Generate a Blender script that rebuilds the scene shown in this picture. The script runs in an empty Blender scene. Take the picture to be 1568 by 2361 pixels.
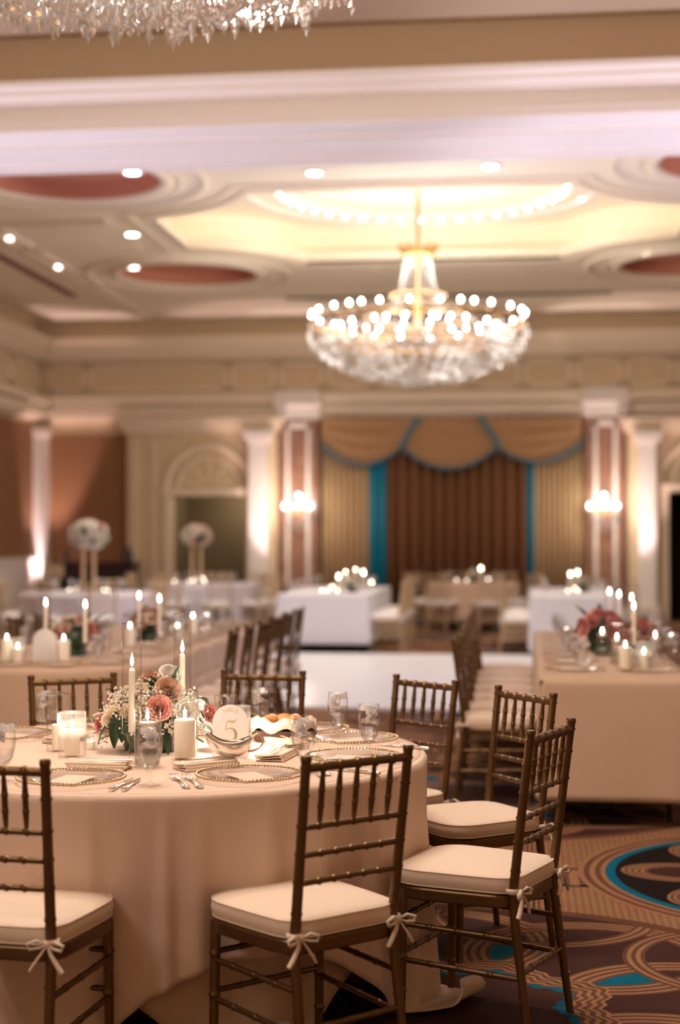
import bpy, math, random
from mathutils import Vector, Matrix
from mathutils.geometry import tessellate_polygon
random.seed(7)
PI = math.pi
sc = bpy.context.scene
COL = sc.collection
# ------------------------------------------------------------------ camera
F = 3500.0; W = 1568.0; H = 2361.0; EYE = 1.5
YAW = math.radians(6.8); PITCH = math.atan(59.5/F)
cam_d = bpy.data.cameras.new('camera'); cam = bpy.data.objects.new('camera', cam_d); COL.objects.link(cam)
cam.location = (0, 0, EYE)
cam.rotation_euler = (PI/2+PITCH, 0, YAW)
cam_d.sensor_fit = 'VERTICAL'; cam_d.sensor_height = 36.0; cam_d.sensor_width = 36.0*W/H
cam_d.lens = F/H*36.0
cam_d.clip_start = 0.05; cam_d.clip_end = 100
cam_d.dof.use_dof = True; cam_d.dof.focus_distance = 4.93; cam_d.dof.aperture_fstop = 1.5
cam_d.dof.aperture_blades = 0
sc.camera = cam
sc.view_settings.view_transform = 'Standard'; sc.view_settings.look = 'None'
sc.view_settings.gamma = 1.0; sc.view_settings.use_curve_mapping = False
sc.view_settings.exposure = 1.15
sc.cycles.transparent_max_bounces = 48
world = bpy.data.worlds.new('world'); sc.world = world; world.use_nodes = True
world.node_tree.nodes['Background'].inputs[0].default_value = (1, .82, .7, 1)
world.node_tree.nodes['Background'].inputs[1].default_value = 0.02

cs, sn = math.cos(YAW), math.sin(YAW)
cp, sp_ = math.cos(PITCH), math.sin(PITCH)
R_ = Vector((cs, sn, 0)); FH = Vector((-sn, cs, 0))
FW = FH*cp + Vector((0, 0, sp_)); UP = Vector((0, 0, cp)) - FH*sp_
def ray(px, py): return FW + R_*((px-W/2)/F) + UP*((H/2-py)/F)
def T(px, py, z=0.765):
    r = ray(px, py); t = (z-EYE)/r.z
    return Vector((r.x*t, r.y*t, z))
def PY(px, py, Y):
    r = ray(px, py); t = Y/r.y
    return Vector((r.x*t, Y, EYE+r.z*t))
def CD(xc, d, z=0.0):
    v = R_*xc + FH*d
    return Vector((v.x, v.y, z))
def PD(px, d, z=0.0): return CD((px-W/2)/F*d, d, z)

# ------------------------------------------------------------------ lights (values tuned here)
CHAND_NEAR = Vector((-1.43, 5.42, 0)); CHAND_FAR = Vector((-1.32, 19.6, 0))
WARM = (1.0, .85, .74)
def lamp(name, kind, loc, power, color=WARM, radius=.1, target=None, angle=None, blend=.6, sx=None, sy=None):
    l = bpy.data.lights.new(name, kind); l.energy = power; l.color = color
    if kind == 'AREA':
        l.shape = 'RECTANGLE'; l.size = sx; l.size_y = sy
    else: l.shadow_soft_size = radius
    if kind == 'SPOT': l.spot_size = math.radians(angle); l.spot_blend = blend
    o = bpy.data.objects.new(name, l); COL.objects.link(o); o.location = loc
    if target is not None:
        o.rotation_euler = (Vector(target)-Vector(loc)).to_track_quat('-Z', 'Y').to_euler()
    return o
K = 1.0
for k in range(6):
    a = k*PI/3
    lamp('chandelier_light', 'POINT', CHAND_NEAR+Vector((.75*math.cos(a), .75*math.sin(a), 4.85)), 56*K, WARM, .2)
    lamp('chandelier_light', 'POINT', CHAND_FAR+Vector((.8*math.cos(a), .8*math.sin(a), 4.66)), 24*K, (1, .91, .84), .2)
for k in range(3):
    a = k*2*PI/3+.4
    lamp('side_fill_light', 'POINT', Vector((-3.4+.6*math.cos(a), .9+.6*math.sin(a), 4.5)), 34*K, (1, .88, .80), .25)  # added fill, unseen left of the camera, to model cloth folds; no chandelier here
lamp('dance_floor_wash', 'SPOT', (5.6, 10.5, 4.2), 420, (.78, .78, 1.0), .2, (-2.6, 13.5, .4), 75, .8)
# downlights of the ceiling: wide spots
DOWN = [(198, 433), (305, 397), (22, 548), (305, 540), (134, 614), (306, 616), (451, 635), (725, 398), (1130, 383), (1495, 583)]
# uplights at the columns (lilac-pink) and at the beam
def up(px, py_floor_d, X=None): pass

# ------------------------------------------------------------------ node helpers
class E:
    nt = None
    def __init__(s, v): s.v = v
    @staticmethod
    def m(op, *a):
        n = E.nt.nodes.new('ShaderNodeMath'); n.operation = op
        for i, x in enumerate(a):
            x = x.v if isinstance(x, E) else x
            if isinstance(x, (int, float)): n.inputs[i].default_value = x
            else: E.nt.links.new(x, n.inputs[i])
        return E(n.outputs[0])
    def __add__(s, o): return E.m('ADD', s, o)
    __radd__ = __add__
    def __sub__(s, o): return E.m('SUBTRACT', s, o)
    def __rsub__(s, o): return E.m('SUBTRACT', o, s)
    def __mul__(s, o): return E.m('MULTIPLY', s, o)
    __rmul__ = __mul__
    def __truediv__(s, o): return E.m('DIVIDE', s, o)
    def lt(s, o): return E.m('LESS_THAN', s, o)
    def gt(s, o): return E.m('GREATER_THAN', s, o)
    def mod(s, o): return E.m('FLOORED_MODULO', s, o)
    def abs(s): return E.m('ABSOLUTE', s)
def esqrt(a): return E.m('SQRT', a)
def emix(f, a, b):
    n = E.nt.nodes.new('ShaderNodeMix'); n.data_type = 'RGBA'
    E.nt.links.new(f.v, n.inputs[0])
    for i, x in ((6, a), (7, b)):
        if isinstance(x, tuple): n.inputs[i].default_value = (*x, 1)
        else: E.nt.links.new(x, n.inputs[i])
    return n.outputs[2]
def lin(r, g, b):
    f = lambda c: ((c/255+.055)/1.055)**2.4 if c/255 > .04045 else c/255/12.92
    return (f(r), f(g), f(b))
MATS = {}
def mat(name, color, rough=.5, metal=0., trans=0., emit=None, es=0., sheen=0., bump=0., bscale=40., var=0., vscale=8., spec=.5, sss=0.):
    if name in MATS: return MATS[name]
    m = bpy.data.materials.new(name); m.use_nodes = True; nt = m.node_tree; b = nt.nodes['Principled BSDF']
    b.inputs['Base Color'].default_value = (*color, 1); b.inputs['Roughness'].default_value = rough
    b.inputs['Metallic'].default_value = metal; b.inputs['Transmission Weight'].default_value = trans
    b.inputs['Specular IOR Level'].default_value = spec
    if sheen: b.inputs['Sheen Weight'].default_value = sheen
    if sss:
        b.inputs['Subsurface Weight'].default_value = sss; b.inputs['Subsurface Radius'].default_value = (.05, .03, .02)
    if emit: b.inputs['Emission Color'].default_value = (*emit, 1); b.inputs['Emission Strength'].default_value = es
    tc = nt.nodes.new('ShaderNodeTexCoord')
    if bump:
        n = nt.nodes.new('ShaderNodeTexNoise'); n.inputs['Scale'].default_value = bscale; n.inputs['Detail'].default_value = 3
        nt.links.new(tc.outputs['Object'], n.inputs['Vector'])
        bp = nt.nodes.new('ShaderNodeBump'); bp.inputs['Strength'].default_value = bump; bp.inputs['Distance'].default_value = .01
        nt.links.new(n.outputs['Fac'], bp.inputs['Height']); nt.links.new(bp.outputs['Normal'], b.inputs['Normal'])
    if var:
        n = nt.nodes.new('ShaderNodeTexNoise'); n.inputs['Scale'].default_value = vscale; n.inputs['Detail'].default_value = 4
        nt.links.new(tc.outputs['Object'], n.inputs['Vector'])
        mx = nt.nodes.new('ShaderNodeMix'); mx.data_type = 'RGBA'
        nt.links.new(n.outputs['Fac'], mx.inputs[0])
        mx.inputs[6].default_value = (*[c*(1-var) for c in color], 1); mx.inputs[7].default_value = (*[min(1, c*(1+var)) for c in color], 1)
        nt.links.new(mx.outputs[2], b.inputs['Base Color'])
    MATS[name] = m
    return m
def thin_glass(name, tint=(1, 1, 1), rough=.02, frost=0.):
    m = bpy.data.materials.new(name); m.use_nodes = True; nt = m.node_tree
    nt.nodes.remove(nt.nodes['Principled BSDF']); out = nt.nodes['Material Output']
    tr = nt.nodes.new('ShaderNodeBsdfTransparent'); gl = nt.nodes.new('ShaderNodeBsdfGlossy'); gl.inputs['Roughness'].default_value = rough
    lw = nt.nodes.new('ShaderNodeLayerWeight'); lw.inputs['Blend'].default_value = .25
    cr = nt.nodes.new('ShaderNodeMix'); cr.data_type = 'RGBA'
    cr.inputs[6].default_value = (*tint, 1); cr.inputs[7].default_value = (.80*tint[0], .78*tint[1], .76*tint[2], 1)
    nt.links.new(lw.outputs['Facing'], cr.inputs[0]); nt.links.new(cr.outputs[2], tr.inputs[0])
    E.nt = nt; fc = E(lw.outputs['Facing']); lw2 = nt.nodes.new('ShaderNodeLayerWeight'); lw2.inputs['Blend'].default_value = .5
    fr = E.m('POWER', E(lw2.outputs['Facing']), 3.0)*.55+.045
    mx = nt.nodes.new('ShaderNodeMixShader'); nt.links.new(fr.v, mx.inputs[0])
    nt.links.new(tr.outputs[0], mx.inputs[1]); nt.links.new(gl.outputs[0], mx.inputs[2])
    last = mx
    if frost:
        df = nt.nodes.new('ShaderNodeBsdfTranslucent'); df.inputs[0].default_value = (.95, .93, .9, 1)
        d2 = nt.nodes.new('ShaderNodeMixShader'); d2.inputs[0].default_value = frost
        nt.links.new(mx.outputs[0], d2.inputs[1]); nt.links.new(df.outputs[0], d2.inputs[2]); last = d2
    nt.links.new(last.outputs[0], out.inputs[0]); MATS[name] = m
    return m
def crystal(name):
    m = bpy.data.materials.new(name); m.use_nodes = True; nt = m.node_tree
    nt.nodes.remove(nt.nodes['Principled BSDF']); out = nt.nodes['Material Output']
    tr = nt.nodes.new('ShaderNodeBsdfRefraction'); tr.inputs['IOR'].default_value = 1.5; tr.inputs['Roughness'].default_value = .05
    tt = nt.nodes.new('ShaderNodeBsdfTransparent')
    gl = nt.nodes.new('ShaderNodeBsdfGlossy'); gl.inputs['Roughness'].default_value = .06
    dl = nt.nodes.new('ShaderNodeBsdfTranslucent'); dl.inputs[0].default_value = (.9, .9, .92, 1)
    a = nt.nodes.new('ShaderNodeMixShader'); a.inputs[0].default_value = .5
    nt.links.new(tt.outputs[0], a.inputs[1]); nt.links.new(tr.outputs[0], a.inputs[2])
    b = nt.nodes.new('ShaderNodeMixShader'); b.inputs[0].default_value = .3
    nt.links.new(a.outputs[0], b.inputs[1]); nt.links.new(gl.outputs[0], b.inputs[2])
    c = nt.nodes.new('ShaderNodeMixShader'); c.inputs[0].default_value = .05
    nt.links.new(b.outputs[0], c.inputs[1]); nt.links.new(dl.outputs[0], c.inputs[2])
    nt.links.new(c.outputs[0], out.inputs[0]); MATS[name] = m
    return m
def emis(name, color, strength):
    m = bpy.data.materials.new(name); m.use_nodes = True; nt = m.node_tree
    nt.nodes.remove(nt.nodes['Principled BSDF']); e = nt.nodes.new('ShaderNodeEmission')
    e.inputs[0].default_value = (*color, 1); e.inputs[1].default_value = strength
    nt.links.new(e.outputs[0], nt.nodes['Material Output'].inputs[0]); MATS[name] = m
    return m
def wave_mat(name, c1, c2, scale, rough=.8, direction='X', dist=1.5):
    m = mat(name, c1, rough); nt = m.node_tree; b = nt.nodes['Principled BSDF']
    tc = nt.nodes.new('ShaderNodeTexCoord'); w = nt.nodes.new('ShaderNodeTexWave'); w.bands_direction = direction
    w.inputs['Scale'].default_value = scale; w.inputs['Distortion'].default_value = dist; w.inputs['Detail'].default_value = 2
    nt.links.new(tc.outputs['Object'], w.inputs['Vector'])
    mx = nt.nodes.new('ShaderNodeMix'); mx.data_type = 'RGBA'; nt.links.new(w.outputs['Fac'], mx.inputs[0])
    mx.inputs[6].default_value = (*c1, 1); mx.inputs[7].default_value = (*c2, 1); nt.links.new(mx.outputs[2], b.inputs['Base Color'])
    return m
def cloth_mat(name, color, var=.04):
    m = mat(name, color, .85, bump=.05, bscale=60, var=var, vscale=2.5, sheen=.15, spec=.2)
    return m

BRONZE = mat('bronze_bamboo_paint', lin(110, 83, 54), .36, .75, bump=.03, bscale=90, var=.12, vscale=20)
PALE = mat('pale_gold_bamboo_paint', lin(196, 172, 140), .4, .3, var=.06)
CUSH = mat('ivory_cushion_cloth', lin(232, 214, 196), .9, sheen=.2, bump=.04, bscale=70, spec=.2)
WHITEC = mat('white_cushion_cloth', lin(235, 230, 228), .9)
BLUSH = cloth_mat('blush_tablecloth_satin', lin(224, 199, 181))
CHAMP = cloth_mat('champagne_tablecloth', lin(205, 178, 154))
WHITETC = cloth_mat('white_tablecloth', lin(212, 212, 220), .02)
LILAC = cloth_mat('pale_lilac_tablecloth', lin(204, 198, 208), .02)
GLASS = thin_glass('clear_glass')
FROST = thin_glass('frosted_glass', frost=.16)
CRYSTAL = crystal('cut_crystal')
def water_mat():
    m = bpy.data.materials.new('iced_water'); m.use_nodes = True; nt = m.node_tree
    nt.nodes.remove(nt.nodes['Principled BSDF']); a = nt.nodes.new('ShaderNodeBsdfRefraction'); a.inputs['IOR'].default_value = 1.2; a.inputs['Roughness'].default_value = .05
    t = nt.nodes.new('ShaderNodeBsdfTransparent'); g = nt.nodes.new('ShaderNodeBsdfGlossy'); g.inputs['Roughness'].default_value = .06
    x = nt.nodes.new('ShaderNodeMixShader'); x.inputs[0].default_value = .3; nt.links.new(t.outputs[0], x.inputs[1]); nt.links.new(a.outputs[0], x.inputs[2])
    y = nt.nodes.new('ShaderNodeMixShader'); y.inputs[0].default_value = .07; nt.links.new(x.outputs[0], y.inputs[1]); nt.links.new(g.outputs[0], y.inputs[2])
    nt.links.new(y.outputs[0], nt.nodes['Material Output'].inputs[0]); return m
WATER = water_mat()
SILVER = mat('polished_silver', (.85, .82, .78), .14, 1.)
GOLD = mat('gold_beads', lin(214, 190, 152), .28, 1.)
GOLDR = mat('gilt_brass', lin(190, 150, 96), .4, .8)
WAX = mat('ivory_wax', lin(248, 238, 222), .5, sss=.6)
FLAME = emis('candle_flame', (1, .86, .68), 26)
BULB = emis('bulb_glow', (.95, .97, 1), 24); SBULB = emis('sconce_bulb_glow', (1, .97, .95), 12)
SMALLB = emis('cove_bulb_glow', (1, .90, .74), 3.5)
DLIGHT = emis('downlight_glow', (1, .93, .86), 9)
CEIL = mat('cream_plaster', lin(236, 222, 198), .75, var=.03, vscale=1.5)
CEILW = mat('white_plaster', lin(232, 222, 214), .7)
BEIGE = mat('beige_wall_paint', lin(206, 182, 148), .75, var=.03, vscale=1.2)
TRIM = mat('cream_trim_paint', lin(226, 208, 184), .6)
TERRA = mat('terracotta_paint', lin(196, 132, 106), .7)
BROWNW = wave_mat('brown_grasscloth', lin(142, 98, 62), lin(130, 88, 56), 30)
MARBLE = mat('rose_marble', lin(148, 108, 88), .25, var=.45, vscale=5)
DARKW = mat('mahogany', lin(48, 18, 18), .35, var=.2)
BLACKC = mat('black_cloth', (.008, .01, .01), .9)
DANCE = mat('white_dance_floor', lin(236, 238, 246), .28)
LEAF = mat('dark_green_leaf', lin(40, 62, 34), .42, var=.3, vscale=20)
GREENL = mat('bright_green_leaf', lin(120, 160, 70), .5, var=.2)

# ------------------------------------------------------------------ mesh builder
class MB:
    def __init__(s): s.v = []; s.f = []; s.sm = []; s.mi = []; s.cur = 0
    def add(s, vs, fs, smooth=True):
        o = len(s.v); s.v += [tuple(v) for v in vs]
        for f in fs: s.f.append([i+o for i in f]); s.sm.append(smooth); s.mi.append(s.cur)
    def box(s, a, b):
        x0, y0, z0 = a; x1, y1, z1 = b
        vs = [(x0, y0, z0), (x1, y0, z0), (x1, y1, z0), (x0, y1, z0), (x0, y0, z1), (x1, y0, z1), (x1, y1, z1), (x0, y1, z1)]
        s.add(vs, [(0, 3, 2, 1), (4, 5, 6, 7), (0, 1, 5, 4), (1, 2, 6, 5), (2, 3, 7, 6), (3, 0, 4, 7)], False)
    def obox(s, c, ax, ay, hx, hy, z0, z1):
        vs = []
        for z in (z0, z1):
            for i, j in ((-1, -1), (1, -1), (1, 1), (-1, 1)):
                p = Vector(c)+ax*hx*i+ay*hy*j; vs.append((p.x, p.y, z))
        s.add(vs, [(0, 3, 2, 1), (4, 5, 6, 7), (0, 1, 5, 4), (1, 2, 6, 5), (2, 3, 7, 6), (3, 0, 4, 7)], False)
    def lathe(s, prof, c=(0, 0, 0), n=20, axis=None, cap=True, smooth=True, sx=1., sy=1.):
        c = Vector(c)
        if axis is None: ux, uy, uz = Vector((1, 0, 0)), Vector((0, 1, 0)), Vector((0, 0, 1))
        else:
            uz = Vector(axis).normalized(); t = Vector((0, 0, 1)) if abs(uz.z) < .9 else Vector((1, 0, 0))
            ux = uz.cross(t).normalized(); uy = uz.cross(ux)
        vs = []; fs = []
        for r, h in prof:
            for k in range(n):
                a = 2*PI*k/n
                vs.append(c+ux*(r*sx*math.cos(a))+uy*(r*sy*math.sin(a))+uz*h)
        for j in range(len(prof)-1):
            for k in range(n):
                k2 = (k+1) % n
                fs.append((j*n+k, j*n+k2, (j+1)*n+k2, (j+1)*n+k))
        s.add(vs, fs, smooth)
        if cap:
            if prof[0][0] > 1e-5: s.add(vs[:n], [tuple(range(n))[::-1]], False)
            if prof[-1][0] > 1e-5: s.add(vs[-n:], [tuple(range(n))], False)
    def seg(s, p0, p1, r0, r1=None, n=10):
        p0 = Vector(p0); p1 = Vector(p1); r1 = r0 if r1 is None else r1
        s.lathe([(r0, 0), (r1, (p1-p0).length)], p0, n, p1-p0)
    def bamboo(s, p0, p1, r, rings, n=10, taper=None, rf=1.2):
        p0 = Vector(p0); p1 = Vector(p1); L = (p1-p0).length; pr = [(r*.9, 0)]
        rr = lambda t: r*(taper(t) if taper else 1)
        pr.append((rr(.01), .01*L))
        w = min(.006, L*.03)
        for t in rings:
            h = t*L; q = rr(t)
            pr += [(q, h-w*2.4), (q, h-w*1.1), (q*rf, h-w*.6), (q*rf, h+w*.6), (q, h+w*1.1), (q, h+w*2.4)]
        pr.append((rr(.99), .99*L)); pr.append((r*.9, L))
        pr = sorted(pr, key=lambda a: a[1])
        s.lathe(pr, p0, n, p1-p0)
    def ball(s, c, r, n=10, m=6, sz=1.):
        pr = [(max(1e-6, r*math.sin(PI*j/m)), -r*sz*math.cos(PI*j/m)) for j in range(m+1)]
        s.lathe(pr, c, n, cap=False)
    def octa(s, c, r, h):
        c = Vector(c)
        vs = [c+Vector((0, 0, h)), c+Vector((r, 0, 0)), c+Vector((0, r, 0)), c+Vector((-r, 0, 0)), c+Vector((0, -r, 0)), c-Vector((0, 0, h))]
        s.add(vs, [(0, 1, 2), (0, 2, 3), (0, 3, 4), (0, 4, 1), (5, 2, 1), (5, 3, 2), (5, 4, 3), (5, 1, 4)], False)
    def tube(s, pts, r, n=8, closed=False, flat=1.):
        pts = [Vector(p) for p in pts]; N = len(pts); vs = []; fs = []
        rs = r if isinstance(r, (list, tuple)) else [r]*N
        up = Vector((0, 0, 1)); pu = None
        for i, p in enumerate(pts):
            if closed: t = (pts[(i+1) % N]-pts[i-1]).normalized()
            else: t = (pts[min(i+1, N-1)]-pts[max(i-1, 0)]).normalized()
            if pu is None: pu = t.cross(up if abs(t.z) < .9 else Vector((1, 0, 0))).normalized()
            pu = (pu-t*pu.dot(t)).normalized(); w = t.cross(pu)
            for k in range(n):
                a = 2*PI*k/n; vs.append(p+pu*rs[i]*math.cos(a)+w*rs[i]*math.sin(a)*flat)
        M = N if closed else N-1
        for j in range(M):
            for k in range(n):
                k2 = (k+1) % n; j2 = (j+1) % N
                fs.append((j*n+k, j*n+k2, j2*n+k2, j2*n+k))
        s.add(vs, fs)
        if not closed: s.add(vs[:n], [tuple(range(n))[::-1]], False); s.add(vs[-n:], [tuple(range(n))], False)
    def grid(s, rows, closed=False, smooth=True):
        n = len(rows[0]); vs = [p for r in rows for p in r]; fs = []
        for j in range(len(rows)-1):
            for k in range(n if closed else n-1):
                k2 = (k+1) % n; fs.append((j*n+k, j*n+k2, (j+1)*n+k2, (j+1)*n+k))
        s.add(vs, fs, smooth)
    def poly(s, outer, holes, z, flip=False, z1=None):
        loops = [[Vector((x, y, 0)) for x, y in outer]]+[[Vector((x, y, 0)) for x, y in h] for h in holes]
        tris = tessellate_polygon(loops); pts = [p for l in loops for p in l]
        s.add([(p.x, p.y, z) for p in pts], [tuple(t) for t in tris], False)
    def build(s, name, m, parent=None, loc=None, **kw):
        me = bpy.data.meshes.new(name); me.from_pydata(s.v, [], s.f)
        me.polygons.foreach_set('use_smooth', s.sm)
        ms = m if isinstance(m, (list, tuple)) else [m]
        for x in ms: me.materials.append(x)
        if len(ms) > 1: me.polygons.foreach_set('material_index', s.mi)
        me.validate(); me.update()
        o = bpy.data.objects.new(name, me); COL.objects.link(o)
        if loc is not None: o.location = loc
        if parent: o.parent = parent
        for k, v in kw.items(): o[k] = v
        return o
def solid(o, t=.002):
    md = o.modifiers.new('thickness', 'SOLIDIFY'); md.thickness = t; md.offset = 0; return o
def tag(o, label=None, cat=None, group=None, kind=None):
    if label: o['label'] = label
    if cat: o['category'] = cat
    if group: o['group'] = group
    if kind: o['kind'] = kind
    return o
def empty(name, loc=(0, 0, 0), rz=0., label=None, cat=None, group=None):
    o = bpy.data.objects.new(name, None); COL.objects.link(o); o.location = loc; o.rotation_euler = (0, 0, rz); o.empty_display_size = .1
    return tag(o, label, cat, group)
def copy_tree(o, parent=None):
    c = o.copy(); COL.objects.link(c)
    if parent: c.parent = parent
    for ch in list(o.children): copy_tree(ch, c)
    return c
class Proto:
    """first use takes the prototype itself, later uses are copies"""
    def __init__(s, root): s.r = root; s.used = False
    def put(s, loc, rz, label, group=None, scale=None):
        o = copy_tree(s.r) if s.used else s.r
        s.used = True
        o.location = loc; o.rotation_euler = (0, 0, rz); o['label'] = label
        if group: o['group'] = group
        elif 'group' in o: del o['group']
        if scale: o.scale = scale
        return o
def structure(o): o['kind'] = 'structure'; return o
ORD = ['first', 'second', 'third', 'fourth', 'fifth', 'sixth', 'seventh', 'eighth', 'ninth', 'tenth']

# ================================================================== SETTING
WY = 28.0; CZ = 5.6; XL = -9.1; XR = 6.35; NY = -3.0
# ---------------- carpet
def carpet():
    m = bpy.data.materials.new('patterned_carpet'); m.use_nodes = True; nt = m.node_tree; E.nt = nt
    bsdf = nt.nodes['Principled BSDF']; bsdf.inputs['Roughness'].default_value = .95; bsdf.inputs['Specular IOR Level'].default_value = .1
    tc = nt.nodes.new('ShaderNodeTexCoord')
    nz = nt.nodes.new('ShaderNodeTexNoise'); nz.inputs['Scale'].default_value = 70
    nt.links.new(tc.outputs['Object'], nz.inputs['Vector'])
    sx = nt.nodes.new('ShaderNodeSeparateXYZ'); nt.links.new(tc.outputs['Object'], sx.inputs[0])
    jit = (E(nz.outputs['Fac'])-.5)*.006
    X = E(sx.outputs[0])+jit; Y = E(sx.outputs[1])+jit
    TAN = lin(166, 126, 94); BRN = lin(74, 48, 44); DBR = lin(34, 24, 26); BLUE = lin(0, 108, 140); MID = lin(112, 76, 60)
    PX, PYY = 3.2, 4.0
    def cell(cx, cy):
        x = (X-(cx-PX/2)).mod(PX)-PX/2; y = (Y-(cy-PYY/2)).mod(PYY)-PYY/2
        return x, y, esqrt(x*x+y*y)
    c1 = CD(2.11, 6.705); c2 = CD(.35, 4.9)
    def petals(x, y, n, off, cr, ea, eb):
        th = E.m('ARCTAN2', y, x); s = 2*PI/n
        t2 = (th+(off+s/2)).mod(s)-s/2
        r = esqrt(x*x+y*y); qx = r*E.m('COSINE', t2)-cr; qy = r*E.m('SINE', t2)
        qx = qx/ea; qy = qy/eb
        return esqrt(qx*qx+qy*qy)
    def stripes(e, k): return ((e*k).mod(1.0)).lt(.5)
    # background : dotted tan field + bands
    bx = (X*34).mod(1.0)-.5; by = ((Y*34)+(E.m('FLOOR', X*34)*.5)).mod(1.0)-.5
    dots = esqrt(bx*bx+by*by).lt(.27)
    col = emix(dots, TAN, lin(124, 88, 68))
    # vertical triple line frame
    xm = ((X-(c1.x-PX/2)).mod(PX)-PX/2).abs()
    vb = (xm-1.28).abs().lt(.05); vs = ((X*46).mod(1.0)).lt(.5)
    col = emix(vb, col, emix(vs, TAN, BRN))
    # key band across at the medallion's middle
    yb = ((Y-(c1.y-.1-PYY/2)).mod(PYY)-PYY/2).abs()
    inb = yb.lt(.17); key = ((X*12).mod(1.0)).lt(.5)*((Y*17+E.m('FLOOR', X*12)).mod(1.0)).lt(.62)
    col = emix(inb, col, emix(key, TAN, DBR)); edge = (yb-.17).abs().lt(.014); col = emix(edge, col, DBR)
    # medallion 2 (brown with blue lenses)
    x, y, r = cell(c2.x, c2.y)
    ins = r.lt(1.34); col = emix(ins, col, MID); ins = r.lt(1.27); g = BRN
    c = None
    col2 = emix(ins, col, BRN)
    def twin(n, off, rc):
        th = E.m('ARCTAN2', y, x); sg_ = 2*PI/n; t2 = (th+(off+sg_/2)).mod(sg_)-sg_/2
        qx = r*E.m('COSINE', t2); qy = (r*E.m('SINE', t2)).abs(); cx, cy = rc*math.cos(PI/n), rc*math.sin(PI/n)
        a_ = qx-cx; n1 = qy-cy; n2 = qy+cy
        return esqrt(a_*a_+n1*n1), esqrt(a_*a_+n2*n2)
    d1, d2 = twin(8, .25, .80); rad = .42
    both = d1.lt(rad)*d2.lt(rad)
    col2 = emix(both*r.lt(.80)*ins, col2, BLUE)
    for dd in (d2, d1):
        band = (dd-rad).abs().lt(.058)*ins
        col2 = emix(band, col2, emix(stripes(dd-rad+.058, 29.0), TAN, MID))
    e1, e2 = twin(8, .25+PI/8, 1.22)
    band = (e1-.42).abs().lt(.04)*ins; col2 = emix(band, col2, emix(stripes(e1-.42+.04, 31.0), TAN, MID))
    th = E.m('ARCTAN2', y, x); sc_ = E.m('SINE', th*8+1.2)*.035+E.m('SINE', th*40)*.008
    rr = r+sc_
    col2 = emix(rr.lt(.53), col2, emix(stripes(rr, 30.0), TAN, MID))
    col2 = emix(rr.lt(.40), col2, BLUE); col2 = emix(rr.lt(.37), col2, BRN)
    # medallion 1 (blue ring, dark field, petals)
    x, y, r = cell(c1.x, c1.y)
    col3 = emix(r.lt(1.05), col2, emix(stripes(r, 20.0), TAN, MID))
    col3 = emix(r.lt(.945), col3, TAN); col3 = emix(r.lt(.93), col3, BLUE); col3 = emix(r.lt(.885), col3, DBR)
    for n, off, cr, ea, eb in ((8, .1, .60, .26, .19), (8, .49, .33, .2, .14)):
        e = petals(x, y, n, off, cr, ea, eb)
        col3 = emix(e.lt(1.0), col3, emix(stripes(e, 9.0), TAN, MID)); col3 = emix(e.lt(.55), col3, BRN if cr > .4 else BLUE)
    col3 = emix(r.lt(.16), col3, BLUE)
    # pile variation
    n2 = nt.nodes.new('ShaderNodeTexNoise'); n2.inputs['Scale'].default_value = 9; nt.links.new(tc.outputs['Object'], n2.inputs['Vector'])
    mm = nt.nodes.new('ShaderNodeMix'); mm.data_type = 'RGBA'; mm.blend_type = 'MULTIPLY'; mm.inputs[0].default_value = .35
    nt.links.new(col3, mm.inputs[6]); nt.links.new(n2.outputs['Color'], mm.inputs[7])
    nt.links.new(mm.outputs[2], bsdf.inputs['Base Color'])
    n3 = nt.nodes.new('ShaderNodeTexNoise'); n3.inputs['Scale'].default_value = 400; nt.links.new(tc.outputs['Object'], n3.inputs['Vector'])
    bp = nt.nodes.new('ShaderNodeBump'); bp.inputs['Strength'].default_value = .4; bp.inputs['Distance'].default_value = .004
    nt.links.new(n3.outputs['Fac'], bp.inputs['Height']); nt.links.new(bp.outputs['Normal'], bsdf.inputs['Normal'])
    return m
b = MB(); b.box((XL-.3, NY-.3, -.1), (XR+.3, WY+3.2, 0)); structure(b.build('floor', carpet()))
# ---------------- ceiling with discs and dome
DISC = [(-5.12, 16.75), (-5.12, 23.05), (2.55, 16.75), (2.55, 23.05)]
def circ(cx, cy, r, n=48): return [(cx+r*math.cos(2*PI*k/n), cy+r*math.sin(2*PI*k/n)) for k in range(n)]
DXC, DYC = -1.28, 19.9
def dome_outline(off=0.):
    hx, hy = 3.40+off, 2.30+off*.5+(off*.5); pts = []
    # corner arcs are concave about the disc centres
    ra = 2.15-off
    def arc(cx, cy, a0, a1, n=14):
        return [(cx+ra*math.cos(a0+(a1-a0)*i/n), cy+ra*math.sin(a0+(a1-a0)*i/n)) for i in range(n+1)]
    dx, dy = 3.835, 3.15
    ay = math.asin(min(1, (dy-hy)/ra)); ax = math.acos(min(1, (dx-hx)/ra))
    # right-top corner: circle centre (+dx,+dy); from point on right side (x=hx) to top side (y=hy)
    base = arc(dx, dy, PI+ax, PI+ay)        # starts x=hx (below), ends y=hy
    q = [(x, y) for x, y in base]
    out = []
    out += [(DXC+x, DYC+y) for x, y in q]
    out += [(DXC-x, DYC+y) for x, y in reversed(q)]
    out += [(DXC-x, DYC-y) for x, y in q]
    out += [(DXC+x, DYC-y) for x, y in reversed(q)]
    return out
OUT = dome_outline(); OUT2 = dome_outline(.30)
BY0, BY1 = 13.0, 14.45
b = MB(); b.poly([(XL, BY1-.1), (XR, BY1-.1), (XR, WY), (XL, WY)], [circ(x, y, 1.06) for x, y in DISC]+[OUT], CZ)
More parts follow.
